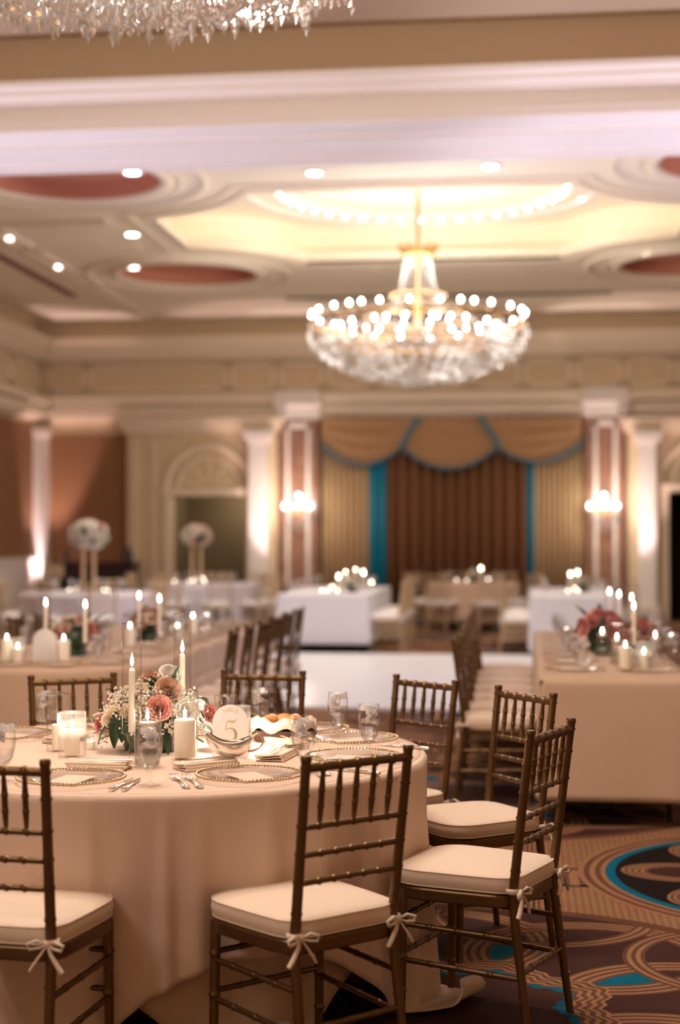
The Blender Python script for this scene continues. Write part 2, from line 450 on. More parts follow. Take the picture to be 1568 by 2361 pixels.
for x, y in DISC:
    for r0, r1, z in ((1.06, 1.20, .035), (1.26, 1.31, .02), (1.52, 1.60, .03)):
        b.lathe([(r0, .001), (r0, -z), ((r0+r1)/2, -z*1.5), (r1, -z), (r1, .001)], (x, y, CZ), 48, cap=False)
# lip, cove shelf, dome wall and dome ceiling
b.grid([[(x, y, CZ) for x, y in OUT], [(x, y, CZ+.12) for x, y in OUT]], True, False)
o2 = dome_outline(.05)
b.grid([[(x, y, CZ+.12) for x, y in OUT], [(x, y, CZ+.12) for x, y in o2], [(x, y, CZ+.02) for x, y in o2], [(x, y, CZ+.02) for x, y in OUT2],
        [(x, y, CZ+.44) for x, y in OUT2], [(x, y, CZ+.47) for x, y in dome_outline(.22)], [(x, y, CZ+.52) for x, y in dome_outline(.18)]], True, False)
b.poly(dome_outline(.19), [], CZ+.52)
oo = dome_outline(-.1)
b.grid([[(x, y, CZ) for x, y in OUT], [(x, y, CZ-.05) for x, y in dome_outline(-.02)], [(x, y, CZ-.05) for x, y in dome_outline(-.16)], [(x, y, CZ) for x, y in dome_outline(-.2)]][:1]+[[(x, y, CZ-.045) for x, y in OUT]], True, False)
def offset_ring(z0, o0, o1, dz):
    a = dome_outline(o0); c = dome_outline(o1)
    b.grid([[(x, y, z0) for x, y in a], [(x, y, z0-dz) for x, y in a], [(x, y, z0-dz) for x, y in c], [(x, y, z0) for x, y in c]], True, False)
offset_ring(CZ, 0., .10, .045); offset_ring(CZ, .22, .30, .03)
# straight ribs between the coffers
for X0 in (-4.9, 2.3):
    pass
for (p, q) in (((-6.9, 15, 0), (-6.9, 27.2, 0)), ((4.4, 15, 0), (4.4, 27.2, 0)), ((-8.6, 26.4, 0), (6, 26.4, 0)), ((-8.4, 19.1, 0), (-5.3, 19.1, 0)), ((-8.4, 20.7, 0), (-5.3, 20.7, 0))):
    dx = abs(q[0]-p[0]) > abs(q[1]-p[1])
    for k in (-.09, .09):
        if dx: b.box((p[0], p[1]+k-.04, CZ-.04), (q[0], p[1]+k+.04, CZ+.001))
        else: b.box((p[0]+k-.04, p[1], CZ-.04), (p[0]+k+.04, q[1], CZ+.001))
structure(b.build('ceiling', CEIL))
b = MB()
for x, y in DISC:
    b.lathe([(1.06, 0), (1.06, .2), (.02, .2)], (x, y, CZ), 48, cap=False, smooth=False)
tag(structure(b.build('ceiling_discs', TERRA)))
b = MB()
for r0, r1 in ((1.80, 1.98), (2.35, 2.42)):
    b.lathe([(r0, .001), (r0, -.05), (r1, -.05), (r1, .001)], (DXC, DYC-.1, CZ+.52), 64, cap=False, smooth=False)
structure(b.build('trim_1', CEILW))
# beam and near coffer
b = MB()
BZ = .09
b.box((XL, BY0-.045, 4.992+BZ), (XR, BY1, 5.08+BZ)); b.box((XL, BY0+.1, 5.05+BZ), (XR, BY1, 6.2))
z = 5.0
for (dy, z0, z1) in ((.03, 5.08, 5.24), (-.05, 5.0, 5.03), (.0, 5.03, 5.07), (-.03, 5.07, 5.1), (.02, 5.22, 5.25), (-.04, 5.25, 5.30), (-.10, 5.30, 5.37), (-.16, 5.37, 5.42)):
    b.box((XL, BY0+dy, z0+BZ), (XR, BY0+.2, z1+BZ))
for yy in (13.35, 13.42, 14.1, 14.18):
    b.box((XL, yy, 4.978+BZ), (XR, yy+.035, 5.001+BZ))
structure(b.build('ceiling_beam', CEILW))
b = MB(); b.box((XL, BY0+.04, 5.42), (XR, BY0+.16, 6.0)); b.box((XL, NY, 5.95), (XR, BY0+.2, 6.2))
structure(b.build('ceiling_coffer', mat('taupe_plaster', lin(176, 150, 120), .8)))
# ---------------- walls
def wx(px, py=1240): return PY(px, py, WY).x
def wz(py, px=784): return PY(px, py, WY).z
b = MB()
b.box((XL-.2, WY, 0), (wx(398), WY+.2, 6.3)); b.box((wx(576), WY, 0), (wx(1538), WY+.2, 6.3))
b.box((wx(1780), WY, 0), (XR+.2, WY+.2, 6.3)); b.box((wx(398), WY, wz(1145)), (wx(576), WY+.2, 6.3)); b.box((wx(1538), WY, wz(1140)), (wx(1780), WY+.2, 6.3))
structure(b.build('wall_back', BEIGE))
b = MB(); b.box((XL-.2, NY, 0), (XL, WY, 6.3)); structure(b.build('wall_left', BEIGE))
b = MB(); b.box((XR, NY, 0), (XR+.2, WY, 6.3)); structure(b.build('wall_right', BEIGE))
b = MB(); b.box((XL-.2, NY-.2, 0), (XR+.2, NY, 6.3)); structure(b.build('wall_front', BEIGE))
# crown and entablature, back and left
b = MB()
def run(z0, z1, d, bk=True, lf=True):
    if bk: b.box((XL, WY-d, z0), (XR, WY+.01, z1))
    if lf: b.box((XL-.01, 2, z0), (XL+d, WY, z1))
zc = wz(775); run(zc-.06, zc, .34); run(zc-.2, zc-.06, .28); run(zc-.34, zc-.2, .2); run(wz(826), zc-.34, .12)
run(wz(912), wz(905), .12); run(wz(932), wz(915), .38); run(wz(940), wz(932), .22); run(wz(958), wz(940), .3); run(wz(966), wz(958), .2)
structure(b.build('trim_2', TRIM))
b = MB()   # frieze panels
xs = [wx(p) for p in (108, 200, 528, 640, 750, 860, 970, 1085, 1205, 1325, 1440, 1555, 1670)]
for x0, x1 in zip(xs[:-1], xs[1:]):
    z0, z1 = wz(896), wz(836)
    for a, c in (((x0+.06, WY-.04, z0), (x1-.06, WY+.01, z0+.05)), ((x0+.06, WY-.04, z1-.05), (x1-.06, WY+.01, z1)), ((x0+.06, WY-.04, z0), (x0+.11, WY+.01, z1)), ((x1-.11, WY-.04, z0), (x1-.06, WY+.01, z1))): b.box(a, c)
for k in range(12):
    y1 = WY-.2-k*1.6; y0 = y1-1.4
    for a, c in (((XL-.01, y0, z0), (XL+.04, y1, z0+.05)), ((XL-.01, y0, z1-.05), (XL+.04, y1, z1)), ((XL-.01, y0, z0), (XL+.04, y0+.05, z1)), ((XL-.01, y1-.05, z0), (XL+.04, y1, z1))): b.box(a, c)
structure(b.build('trim_3', TRIM))
# brown panels left
b = MB(); b.box((wx(116), WY-.03, 1.0), (wx(300), WY+.01, wz(998))); structure(b.build('wall_panel_back', BROWNW))
b = MB(); b.box((XL-.01, 8, 1.12), (XL+.03, WY-.5, wz(975))); structure(b.build('wall_panel_left', BROWNW))
b = MB(); b.box((XL-.01, 8, 0), (XL+.1, WY-.3, 1.08)); b.box((XL, 8, 1.08), (XL+.14, WY-.3, 1.14)); structure(b.build('baseboard_left', CEILW))
# portico sections (doorway with arch above, pilaster, cornice)
PF = WY-.3
def portico(pl, pr, dl, dr, pil, name, top_open):
    b = MB(); x = wx
    zt = wz(1000, pl)
    b.box((x(pl), PF, 0), (x(dl), WY+.01, zt)); b.box((x(dr), PF, 0), (x(pr), WY+.01, zt)); b.box((x(dl), PF, top_open), (x(dr), WY+.01, zt))
    structure(b.build('wall_portico', BEIGE))
    b = MB()
    b.box((x(pl)-.05, PF-.08, zt), (x(pr)+.05, WY, zt+.1)); b.box((x(pl)-.12, PF-.2, zt+.1), (x(pr)+.12, WY, zt+.2)); b.box((x(pl)-.18, PF-.3, zt+.2), (x(pr)+.18, WY, zt+.26))
    # door trim
    b.box((x(dl)-.12, PF-.05, 0), (x(dl), PF+.01, top_open+.12)); b.box((x(dr), PF-.05, 0), (x(dr)+.12, PF+.01, top_open+.12)); b.box((x(dl)-.16, PF-.12, top_open+.02), (x(dr)+.16, PF+.01, top_open+.14))
    # arch
    cx = (x(dl)+x(dr))/2; r = .80; z0 = top_open+.14
    for rr, w in ((r, .05), (r-.22, .03)):
        b.tube([(cx+rr*math.cos(PI*k/24), PF-.01, z0+rr*math.sin(PI*k/24)) for k in range(25)], w, 8)
    for k in range(5):
        a = PI*(k+.5)/5; b.seg((cx+.15*math.cos(a), PF-.005, z0+.15*math.sin(a)), (cx+(r-.24)*math.cos(a), PF-.005, z0+(r-.24)*math.sin(a)), .02, n=6)
    # vertical panel mouldings
    for e in (pl+18, pl+60): b.box((x(e), PF-.03, .3), (x(e)+.05, PF+.01, zt-.15))
    structure(b.build(name, TRIM))
    b = MB(); a, c = pil
    b.box((x(a), PF-.2, 0), (x(c), PF+.01, zt-.2)); b.box((x(a)-.06, PF-.26, 0), (x(c)+.06, PF, .3)); b.box((x(a)-.05, PF-.25, zt-.2), (x(c)+.05, PF, zt-.12)); b.box((x(a)-.1, PF-.3, zt-.12), (x(c)+.1, PF, zt))
    structure(b.build('pilaster', CEILW))
portico(302, 645, 402, 574, (584, 626), 'trim_4', wz(1145))
portico(1445, 1800, 1538, 1710, (1470, 1508), 'trim_5', wz(1138))
b = MB(); b.box((XL, WY-.5, 0), (wx(114), WY, wz(1000))); b.box((XL, WY-.56, wz(1000)), (wx(120), WY, wz(985))); b.box((XL, WY-.56, 0), (wx(120), WY, .35)); structure(b.build('pilaster', CEILW))
# corridor behind the doorways
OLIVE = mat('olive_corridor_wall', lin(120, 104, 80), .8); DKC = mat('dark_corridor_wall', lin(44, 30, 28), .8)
for pa, pb, mm_ in ((380, 600, OLIVE), (1520, 1800, DKC)):
    b = MB(); x0, x1 = wx(pa), wx(pb)
    b.box((x0, WY+2.0, 0), (x1, WY+2.1, 3)); b.box((x0-.1, WY+.2, 0), (x0, WY+2.1, 3)); b.box((x1, WY+.2, 0), (x1+.1, WY+2.1, 3)); b.box((x0-.1, WY+.2, 2.9), (x1+.1, WY+2.1, 3))
    structure(b.build('wall_corridor', mm_))
lamp('corridor_light', 'POINT', (wx(480)+.5, WY+1.2, 2.3), 14, (1, .85, .65), .15)
# marble pillars either side of the curtain
def pillar(a, c):
    x0, x1 = wx(a), wx(c); y1 = WY-.35; zt = wz(968)
    b = MB(); b.box((x0, y1, 0), (x1, WY+.01, zt)); structure(b.build('column', MARBLE))
    b = MB(); m0, m1 = x0+.14, x1-.14
    b.box((m0, y1-.04, .5), (m0+.06, y1+.01, zt-.1)); b.box((m1-.06, y1-.04, .5), (m1, y1+.01, zt-.1)); b.box((m0, y1-.04, zt-.18), (m1, y1+.01, zt-.08)); b.box((m0, y1-.04, .5), (m1, y1+.01, .6))
    b.box((x0-.1, y1-.12, 0), (x1+.1, WY, .25))
    b.box((x0-.06, y1-.12, zt), (x1+.06, WY, wz(940))); b.box((x0-.1, y1-.2, wz(940)), (x1+.1, WY, wz(932))); b.box((x0-.06, y1-.1, wz(932)), (x1+.06, WY, wz(905)))
    structure(b.build('trim_6', CEILW))
pillar(650, 738); pillar(1350, 1438)
# linear slots
SLOT = mat('dark_air_slot', (.05, .05, .06), .8)
a0 = T(660, 687, CZ); a1 = T(1412, 672, CZ)
b = MB(); b.box((a0.x, a0.y-.07, CZ-.02), (a1.x, a0.y+.07, CZ)); tag(b.build('air_slot', SLOT), 'long dark linear air slot in the ceiling before the back wall', 'vent')
a0 = T(-200, 466, CZ); a1 = T(170, 682, CZ)
b = MB(); b.box((a1.x-.08, a0.y, CZ-.02), (a1.x+.08, a1.y, CZ)); tag(b.build('air_slot', mat('brown_air_slot', lin(130, 90, 74), .8)), 'brown linear air slot in the ceiling running along the left wall', 'vent')
# dance floor
dn = T(870, 1637, 0).y; df = T(870, 1511, 0).y
b = MB(); b.box((-4.3, dn, 0.0), (1.75, df, .025)); o = b.build('dance_floor', DANCE)
tag(o, 'shiny white portable dance floor between the two long tables', 'dance floor')

# ================================================================== CHAIR
def pos3(a, b_, t): return Vector(a).lerp(Vector(b_), t)
def make_chair(frame, cushm):
    t = empty('chiavari_chair', cat='chair')
    RY = -.185
    def post(sx):
        return [(sx*.178, RY-.055, 0), (sx*.168, RY, .42), (sx*.176, RY-.062, .915)]
    def postat(sx, z):
        p = post(sx)
        return pos3(p[0], p[1], z/.42) if z < .42 else pos3(p[1], p[2], (z-.42)/.495)
    for sx in (-1, 1):
        p = post(sx); b = MB()
        pts = [postat(sx, z_) for z_ in (0, .1, .2, .3, .39, .45, .55, .65, .75, .85, .915)]
        b.tube(pts, [.012, .0128, .0135, .014, .0145, .0148, .0145, .014, .0135, .0135, .0135], 12)
        for z_ in (.12, .235, .33, .505, .59, .665, .74, .825, .895):
            a = postat(sx, z_-.003); c = postat(sx, z_+.003); b.seg(a, c, .0165, n=12)
        b.lathe([(.0135, -.004), (.0155, 0), (.0155, .010), (.013, .0135)], postat(sx, .915), 12)
        b.build('rear_leg', frame, t)
    for sx in (-1, 1):
        b = MB(); a = (sx*.184, .170, .42); c = (sx*.188, .176, 0)
        b.bamboo(c, a, .0155, (.25, .5, .78), 12, lambda q: .8+.2*q); b.build('front_leg', frame, t)
    # seat frame : rounded trapezoid ring plate
    def seat_outline(k=0., n=8):
        P = [(-.204-k, .200+k), (.204+k, .200+k), (.180+k, -.197-k), (-.180-k, -.197-k)]
        rad = [.10, .10, .075, .075]; out = []
        for i, (x, y) in enumerate(P):
            p0 = Vector(P[i-1]); p = Vector((x, y)); p1 = Vector(P[(i+1) % 4]); r = rad[i]
            d0 = (p0-p).normalized(); d1 = (p1-p).normalized(); a = p+d0*r; c = p+d1*r
            for j in range(n+1):
                u = j/n; q = a*(1-u)**2+p*2*u*(1-u)+c*u*u; out.append((q.x, q.y))
        # side bulge and front bow
        res = []
        for x, y in out:
            res.append((x, y))
        return res
    def densify(pts, m=5):
        o = []
        for i in range(len(pts)):
            a = pts[i]; c = pts[(i+1) % len(pts)]
            if math.hypot(a[0]-c[0], a[1]-c[1]) > .05:
                o += [(a[0]+(c[0]-a[0])*j/m, a[1]+(c[1]-a[1])*j/m) for j in range(m)]
            else: o.append(a)
        return [(x*(1+.04*(1-(y/.22)**2)), y+.012*(1-(x/.22)**2)*(1 if y > .1 else 0)) for x, y in o]
    so = densify(seat_outline())
    def ringz(k, z, sc=1.): return [(x*sc, y*sc, z) for x, y in [(p[0]*(1+k), p[1]*(1+k)) for p in so]]
    b = MB(); b.grid([ringz(0, .392), ringz(.015, .397), ringz(.015, .425), ringz(0, .43), ringz(-.9, .431)], True, False); b.grid([ringz(-.2, .392), ringz(0, .392)], True, False)
    b.grid([ringz(-.2, .43), ringz(-.2, .392)], True, False)
    b.build('seat_frame', frame, t)
    b = MB(); z0 = .432
    b.grid([ringz(-.06, z0), ringz(.0, z0+.004), ringz(.035, z0+.016), ringz(.045, z0+.03), ringz(.035, z0+.044), ringz(.02, z0+.050), ringz(-.05, z0+.056), ringz(-.25, z0+.064), ringz(-.5, z0+.069), ringz(-.8, z0+.071), ringz(-.999, z0+.071)], True)
    cu = b.build('seat_cushion', cushm, t)
    b = MB()
    b.tube(ringz(.030, z0+.050), .0026, 6, True); b.tube(ringz(.02, z0+.006), .0028, 6, True); b.build('piping', cushm, cu)
    for sx in (-1, 1):
        b = MB(); p = postat(sx, .44); x, y = p.x, p.y
        # wrap, knot, loops, tails
        b.tube([(x+.02*math.cos(a), y+.02*math.sin(a), .445) for a in [2*PI*k/10 for k in range(10)]], .005, 6, True, 1.8)
        b.tube([(sx*.15, -.17, .45), (x-sx*.015, y+.012, .446)], .006, 6, flat=1.6)
        kx, ky = x, y-.024; b.ball((kx, ky, .444), .010, 8, 5)
        for q in (-1, 1):
            b.tube([(kx, ky, .444), (kx+q*.025, ky-.012, .455), (kx+q*.05, ky-.015, .446), (kx+q*.045, ky-.014, .432), (kx+q*.02, ky-.01, .436), (kx, ky, .443)], [.003, .006, .007, .006, .005, .003], 6, flat=.6)
            b.tube([(kx, ky, .444), (kx+q*.014, ky-.01, .42), (kx+q*.035, ky-.012, .39), (kx+q*.045, ky-.01, .375)], [.004, .006, .0075, .007], 6, flat=.5)
        b.build('tie_bow', cushm, cu)
    def rail(z_, r, name, rings=(.2, .35, .5, .65, .8)):
        b = MB(); b.bamboo(postat(-1, z_), postat(1, z_), r, rings, 10, rf=1.32); b.build(name, frame, t)
    rail(.895, .0125, 'top_rail', (.16, .33, .5, .67, .84)); rail(.735, .0085, 'back_rail', (.16, .33, .5, .67, .84)); rail(.66, .0085, 'back_rail'); rail(.585, .0085, 'back_rail')
    for k in range(5):
        u = (k+.5+.25)/5.5 if False else (k+1)/6
        b = MB(); a = pos3(postat(-1, .735), postat(1, .735), u); c = pos3(postat(-1, .89), postat(1, .89), u)
        b.bamboo(a, c, .0085, (.35, .62), 8, lambda q: .55+.5*math.sin(PI*min(1, max(0, q*.9+.05)))); b.build('spindle', frame, t)
    def st(p, q, rings=(.25, .5, .75)):
        b = MB(); b.bamboo(p, q, .0088, rings, 8); b.build('stretcher', frame, t)
    for sx in (-1, 1):
        for z0_, z1_ in ((.30, .31), (.185, .20)):
            st(postat(sx, z0_), (sx*.187, .174, z1_))
    for z_ in (.31, .20): st((-.187, .174, z_+.02), (.187, .174, z_+.02))
    st(postat(-1, .20), postat(1, .20))
    return t
chairB = Proto(make_chair(BRONZE, CUSH)); chairW = Proto(make_chair(PALE, WHITEC))
def chair_back_at(pr, p, face, label, group=None):
    """p: centre of the back's top rail on plan, face: unit vector the sitter looks along"""
    f = Vector((face[0], face[1], 0)).normalized(); o = Vector((p[0], p[1], 0))+f*.247
    return pr.put((o.x, o.y, 0), math.atan2(f.y, f.x)-PI/2, label, group)

# ================================================================== CLOTHS AND TABLES
def smoothn(u): return math.sin(u*3.1+1)+.6*math.sin(u*7.3+2.4)+.35*math.sin(u*13.7+.3)
def drape(name, outline, ztop, length, m, nf, amp, flare, label, cat='tablecloth', seed=0, rows=22, parent=None, group=None, extra=None):
    """outline: closed list of (x,y) ; length(u,i): cloth length beyond the edge"""
    n = len(outline); P = [Vector((x, y, 0)) for x, y in outline]; N = []; S = [0]
    for i in range(n):
        t = (P[(i+1) % n]-P[i-1]).normalized(); N.append(Vector((t.y, -t.x, 0)))
        S.append(S[-1]+(P[(i+1) % n]-P[i]).length)
    tot = S[n]
    rnd = random.Random(seed); ph = [rnd.uniform(0, 6.28) for _ in range(4)]
    nr_ = int(nf*1.5); ridg = [((k+rnd.uniform(.1, .9))/nr_, rnd.uniform(.022, .06)/tot, rnd.uniform(.35, 1.)) for k in range(nr_)]
    cols = []
    for i in range(n):
        u = S[i]/tot; L = length(u, i)
        f1 = math.sin(2*PI*nf*u+ph[0]+1.1*math.sin(2*PI*3*u+ph[1])); f2 = math.sin(2*PI*round(nf*1.7)*u+ph[2]+.8*math.sin(2*PI*5*u+ph[3]))
        am = .6+.4*math.sin(2*PI*4*u+ph[1])
        col_ = []
        for j in range(rows+1):
            s_ = L*(j/rows)**1.15
            re = .02
            if s_ < re*PI/2: out_ = re*math.sin(s_/re)-re; dz = re*(1-math.cos(s_/re))
            else: out_ = 0; dz = s_-re*PI/2+re
            t = min(1., dz/.75); rg = 0
            for (uc, w_, a_) in ridg:
                du = (u-uc+.5) % 1-.5; q_ = du/(w_*(.55+.75*t))
                if abs(q_) < 3: rg += a_*math.exp(-q_*q_)
            fold = (rg-.45)*amp*(.15+.85*t)*min(1, t*8)+f2*.15*amp*t+flare*t
            zf = ztop-dz
            if zf < .012:
                ov = .012-zf; o1 = min(ov, .13); zf = .012+.012*abs(math.sin(ov*14+f1*2))*min(1, ov*8); fold += o1*.8
                if ov > .13:
                    an = (ov-.13)/.045; rr_ = .045-.05*(ov-.13); fold += rr_*math.sin(an); zf += rr_*(1-math.cos(an))
            if extra: fold += extra(u, t)
            q = P[i]+N[i]*(out_+fold); col_.append((q.x, q.y, zf))
        cols.append(col_)
    b = MB(); rws = [[cols[i][j] for i in range(n)] for j in range(rows+1)]
    b.grid(rws, True)
    cx = sum(p.x for p in P)/n; cy = sum(p.y for p in P)/n
    top = [rws[0]]+[[(cx+(x-cx)*k, cy+(y-cy)*k, ztop) for x, y, z_ in rws[0]] for k in (.97, .8, .5, .2, .001)]
    b.grid(top, True)
    o = b.build(name, m)
    # origin-free world mesh is fine; outward normals are irrelevant (two-sided cloth)
    solid(o, .0015); tag(o, label, cat, group)
    return o
def circle_out(c, r, n=220): return [(c[0]+r*math.cos(2*PI*k/n), c[1]+r*math.sin(2*PI*k/n)) for k in range(n)]
def rrect(x0, y0, x1, y1, r, n=10, step=.05):
    pts = []
    for cx, cy, a0 in ((x1-r, y0+r, -PI/2), (x1-r, y1-r, 0), (x0+r, y1-r, PI/2), (x0+r, y0+r, PI)):
        pts += [(cx+r*math.cos(a0+PI/2*j/n), cy+r*math.sin(a0+PI/2*j/n)) for j in range(n+1)]
    out = []
    for i in range(len(pts)):
        a = pts[i]; c = pts[(i+1) % len(pts)]; L = math.hypot(a[0]-c[0], a[1]-c[1]); k = max(1, int(L/step))
        out += [(a[0]+(c[0]-a[0])*j/k, a[1]+(c[1]-a[1])*j/k) for j in range(k)]
    return out
LEGM = mat('dark_steel', (.03, .03, .035), .4, .8); PLY = mat('plywood', lin(120, 90, 60), .6)
def round_table(c, r, label, top=.762):
    t = empty('round_table', (c[0], c[1], 0), 0, label, 'table')
    b = MB(); b.lathe([(.01, top-.03), (r-.01, top-.03), (r-.01, top-.004), (.01, top-.004)], n=64, smooth=False); b.build('tabletop', PLY, t)
    for k in range(4):
        a = PI/4+k*PI/2; b = MB(); b.seg((r*.62*math.cos(a), r*.62*math.sin(a), 0), (r*.5*math.cos(a), r*.5*math.sin(a), top-.03), .014); b.build('leg', LEGM, t)
    return t
def long_table(x0, y0, x1, y1, label, top=.762):
    t = empty('banquet_table', ((x0+x1)/2, (y0+y1)/2, 0), 0, label, 'table'); hx, hy = (x1-x0)/2-.005, (y1-y0)/2-.005
    b = MB(); b.box((-hx, -hy, top-.03), (hx, hy, top-.004)); b.build('tabletop', PLY, t)
    for i in (-1, 1):
        for j in (-1, 1):
            b = MB(); b.seg((i*(hx-.1), j*(hy-.2), 0), (i*(hx-.1), j*(hy-.2), top-.03), .016); b.build('leg', LEGM, t)
    return t
ZT = .765
# ---- table 5
TC = CD(-.615, 5.25); TR = .915; TZ = ZT
round_table(TC, TR-.01, 'round banquet table under the blush cloths, in the foreground')
# azimuth in camera frame of square corners
def sq_len(half, rot):
    def f(u, i):
        a = 2*PI*u-YAW-math.radians(rot)        # camera-frame azimuth relative to a corner
        b_ = (a+PI/4) % (PI/2)-PI/4             # 0 at corner
        rr = half/math.cos(PI/4-abs(b_)) if True else 0
        return rr-TR
    return f
def sq_len2(half, rot):
    def f(u, i):
        a = (2*PI*u-YAW-math.radians(rot)) % (PI/2)   # 0 at a corner
        rr = half/math.cos(a-PI/4); return min(rr, half*1.36)-TR
    return f
def curl(u, t):
    a = 2*PI*u-YAW
    return 0
drape('tablecloth', circle_out(TC, TR-.03, 260), TZ-.004, sq_len2(1.44, -64), CHAMP, 15, .012, -.055, 'long blush undercloth hanging below the top cloth of the nearest round table', seed=3)
drape('tablecloth', circle_out(TC, TR, 420), TZ, sq_len2(1.41, -19), BLUSH, 20, .062, -.020, 'blush satin square tablecloth on the nearest round table, corner curling on the carpet', seed=11, rows=34, extra=lambda u, t: .075*t*max(0, math.cos(4*(2*PI*u-YAW-math.radians(-19))))**2)

# chairs of table 5
def toT(az): a = math.radians(az); return a
def chair5(az, rb, label, turn=0, off=(0, 0)):
    a = math.radians(az); p = TC+(R_*math.cos(a)+FH*math.sin(a))*rb + R_*off[0]+FH*off[1]
    fa = a+PI+math.radians(turn); f = R_*math.cos(fa)+FH*math.sin(fa)
    return chair_back_at(chairB, p, f, label)
chair5(-60, 1.33, 'bronze bamboo-style chair with ivory cushion, centre foreground, its back to us', 8)
chair5(-103, 1.32, 'bronze bamboo-style chair with ivory cushion cut off by the left foreground edge', 0, (-.02, 0))
chair5(-24.5, 1.39, 'bronze bamboo-style chair with rosy sheen on its rails, rightmost at the nearest table', -4)
chair5(21.0, 1.41, 'bronze bamboo-style chair half hidden behind the rightmost near chair', 8)
chair5(46, 1.39, 'bronze bamboo-style chair in front of the right end of the white dance floor', -6)
chair5(78, 1.36, 'bronze bamboo-style chair behind the lit arched number sign')
chair5(114, 1.25, 'bronze bamboo-style chair behind the glasses left of the centrepiece')

# ---- long right table
RX0, RX1 = .09, .88; RY0, RY1 = 7.98, 12.1
long_table(RX0, RY0, RX1, RY1, 'long banquet table under champagne cloth at the right')
drape('tablecloth', rrect(RX0, RY0, RX1, RY1, .04), ZT, lambda u, i: .64, CHAMP, 24, .014, .02, 'champagne tablecloth on the long table at right, hem above the carpet', seed=5)
for k in range(7):
    y = 8.78+k*.55
    chair_back_at(chairB, (-.37+.01*random.uniform(-1, 1), y, 0), (1, random.uniform(-.05, .05), 0), 'bronze chair, %s from the near end of the row left of the right table' % ORD[k], 'chairs along the right long table')
# ---- long left table with rounded end
LX, LY = -2.76, 8.85; LW = .63
def stadium(cx, y0, y1, r, n=40, step=.06):
    pts = [(cx+r*math.cos(PI+PI*j/n), y0+r*math.sin(PI+PI*j/n)) for j in range(n+1)]
    k = int((y1-y0)/step); pts += [(cx+r, y0+(y1-y0)*j/k) for j in range(1, k)]
    pts += [(cx+r, y1), (cx-r, y1)]; pts += [(cx-r, y1-(y1-y0)*j/k) for j in range(1, k)]
    return pts
t = long_table(LX-LW, LY, LX+LW, 13.0, 'long banquet table with a rounded near end at the left')
b = MB(); b.lathe([(.01, .73), (LW-.01, .73), (LW-.01, .757), (.01, .757)], (0, LY-(LY+13.0)/2, 0), 40, smooth=False); b.build('end_leaf', PLY, t)
drape('tablecloth', stadium(LX, LY, 13.0, LW), ZT, lambda u, i: .70, CHAMP, 24, .022, .03, 'champagne tablecloth on the round-ended long table at left', seed=8)
for k in range(6):
    chair_back_at(chairB, (-1.80, 9.45+k*.58, 0), (-1, random.uniform(-.08, .08), 0), 'bronze chair, %s from the near end, right side of the round-ended table' % ORD[k], 'chairs along the right side of the round-ended table')
for k in range(3):
    chair_back_at(chairB, (LX-LW-.33, 10.3+k*.6, 0), (1, .04, 0), 'bronze chair at the left side of the round-ended table, %s from the front' % ORD[k], 'chairs at the left side of the round-ended table')

# ---- far tables
yL = PD(700, 19.75).y
xa, xb = PY(636, 1375, yL).x, PY(850, 1375, yL).x
long_table(xa, yL, xb, yL+3.4, 'long table under bright white cloth beyond the dance floor, left of centre')
drape('tablecloth', rrect(xa, yL, xb, yL+3.4, .04), ZT, lambda u, i: .66, WHITETC, 12, .02, .03, 'bright white tablecloth on the table beyond the dance floor, left of centre', seed=6)
xc_, xd_ = PY(1222, 1380, yL).x, PY(1432, 1380, yL).x
long_table(xc_, yL-.3, xd_, yL+3.2, 'long table under white cloth beyond the dance floor, behind the right-hand table')
drape('tablecloth', rrect(xc_, yL-.3, xd_, yL+3.2, .04), ZT, lambda u, i: .70, WHITETC, 12, .02, .03, 'white tablecloth on the table beyond the dance floor, at the right', seed=7)
WTL = (xa, xb, yL, yL+3.4); WTR = (xc_, xd_, yL-.3, yL+3.2)
cm = PD(1090, 25.0); round_table(cm, .76, 'round table in front of the brown curtain')
drape('tablecloth', circle_out(cm, .77, 90), ZT, lambda u, i: .62, CHAMP, 14, .03, .03, 'pale tablecloth on the round table in front of the brown curtain', seed=1, rows=10)
cv = PD(205, 20.4); round_table(cv, .90, 'round table under the larger tall floral stand')
drape('tablecloth', circle_out(cv, .915, 120), ZT, lambda u, i: .72, LILAC, 16, .035, .03, 'pale lilac tablecloth on the round table under the larger tall floral stand', seed=2, rows=12)
cw = PD(470, 24.6); round_table(cw, .90, 'round table under the smaller tall floral stand before the doorway')
drape('tablecloth', circle_out(cw, .915, 120), ZT, lambda u, i: .72, LILAC, 16, .035, .03, 'pale tablecloth on the round table under the smaller tall floral stand', seed=4, rows=12)
# pale chairs
for k in range(4):
    chair_back_at(chairW, (xb+.42, yL+.5+k*.75, 0), (-1, 0, 0), 'pale chair at the bright white table left of centre, %s from the front' % ORD[k], 'pale chairs right of the bright white table')
    chair_back_at(chairW, (xc_-.40, yL+.2+k*.75, 0), (1, 0, 0), 'pale chair with white cushion at the right-hand white table, %s from the front' % ORD[k], 'pale chairs left of the right-hand white table')
for (c, nm, n, r_) in ((cm, 'round table before the brown curtain', 8, 1.13), (cv, 'round table under the larger tall floral stand', 9, 1.25), (cw, 'round table under the smaller tall floral stand', 9, 1.25)):
    for k in range(n):
        a = 2*PI*(k+.35)/n; p = c+Vector((math.cos(a), math.sin(a), 0))*r_
        xcam = p.dot(R_); side = 'facing away from us' if p.dot(FH) < c.dot(FH) else 'on the far side'
        chair_back_at(chairW, p, (-math.cos(a), -math.sin(a), 0), 'pale chair drawn up to the %s' % nm, 'pale chairs at the %s' % nm)

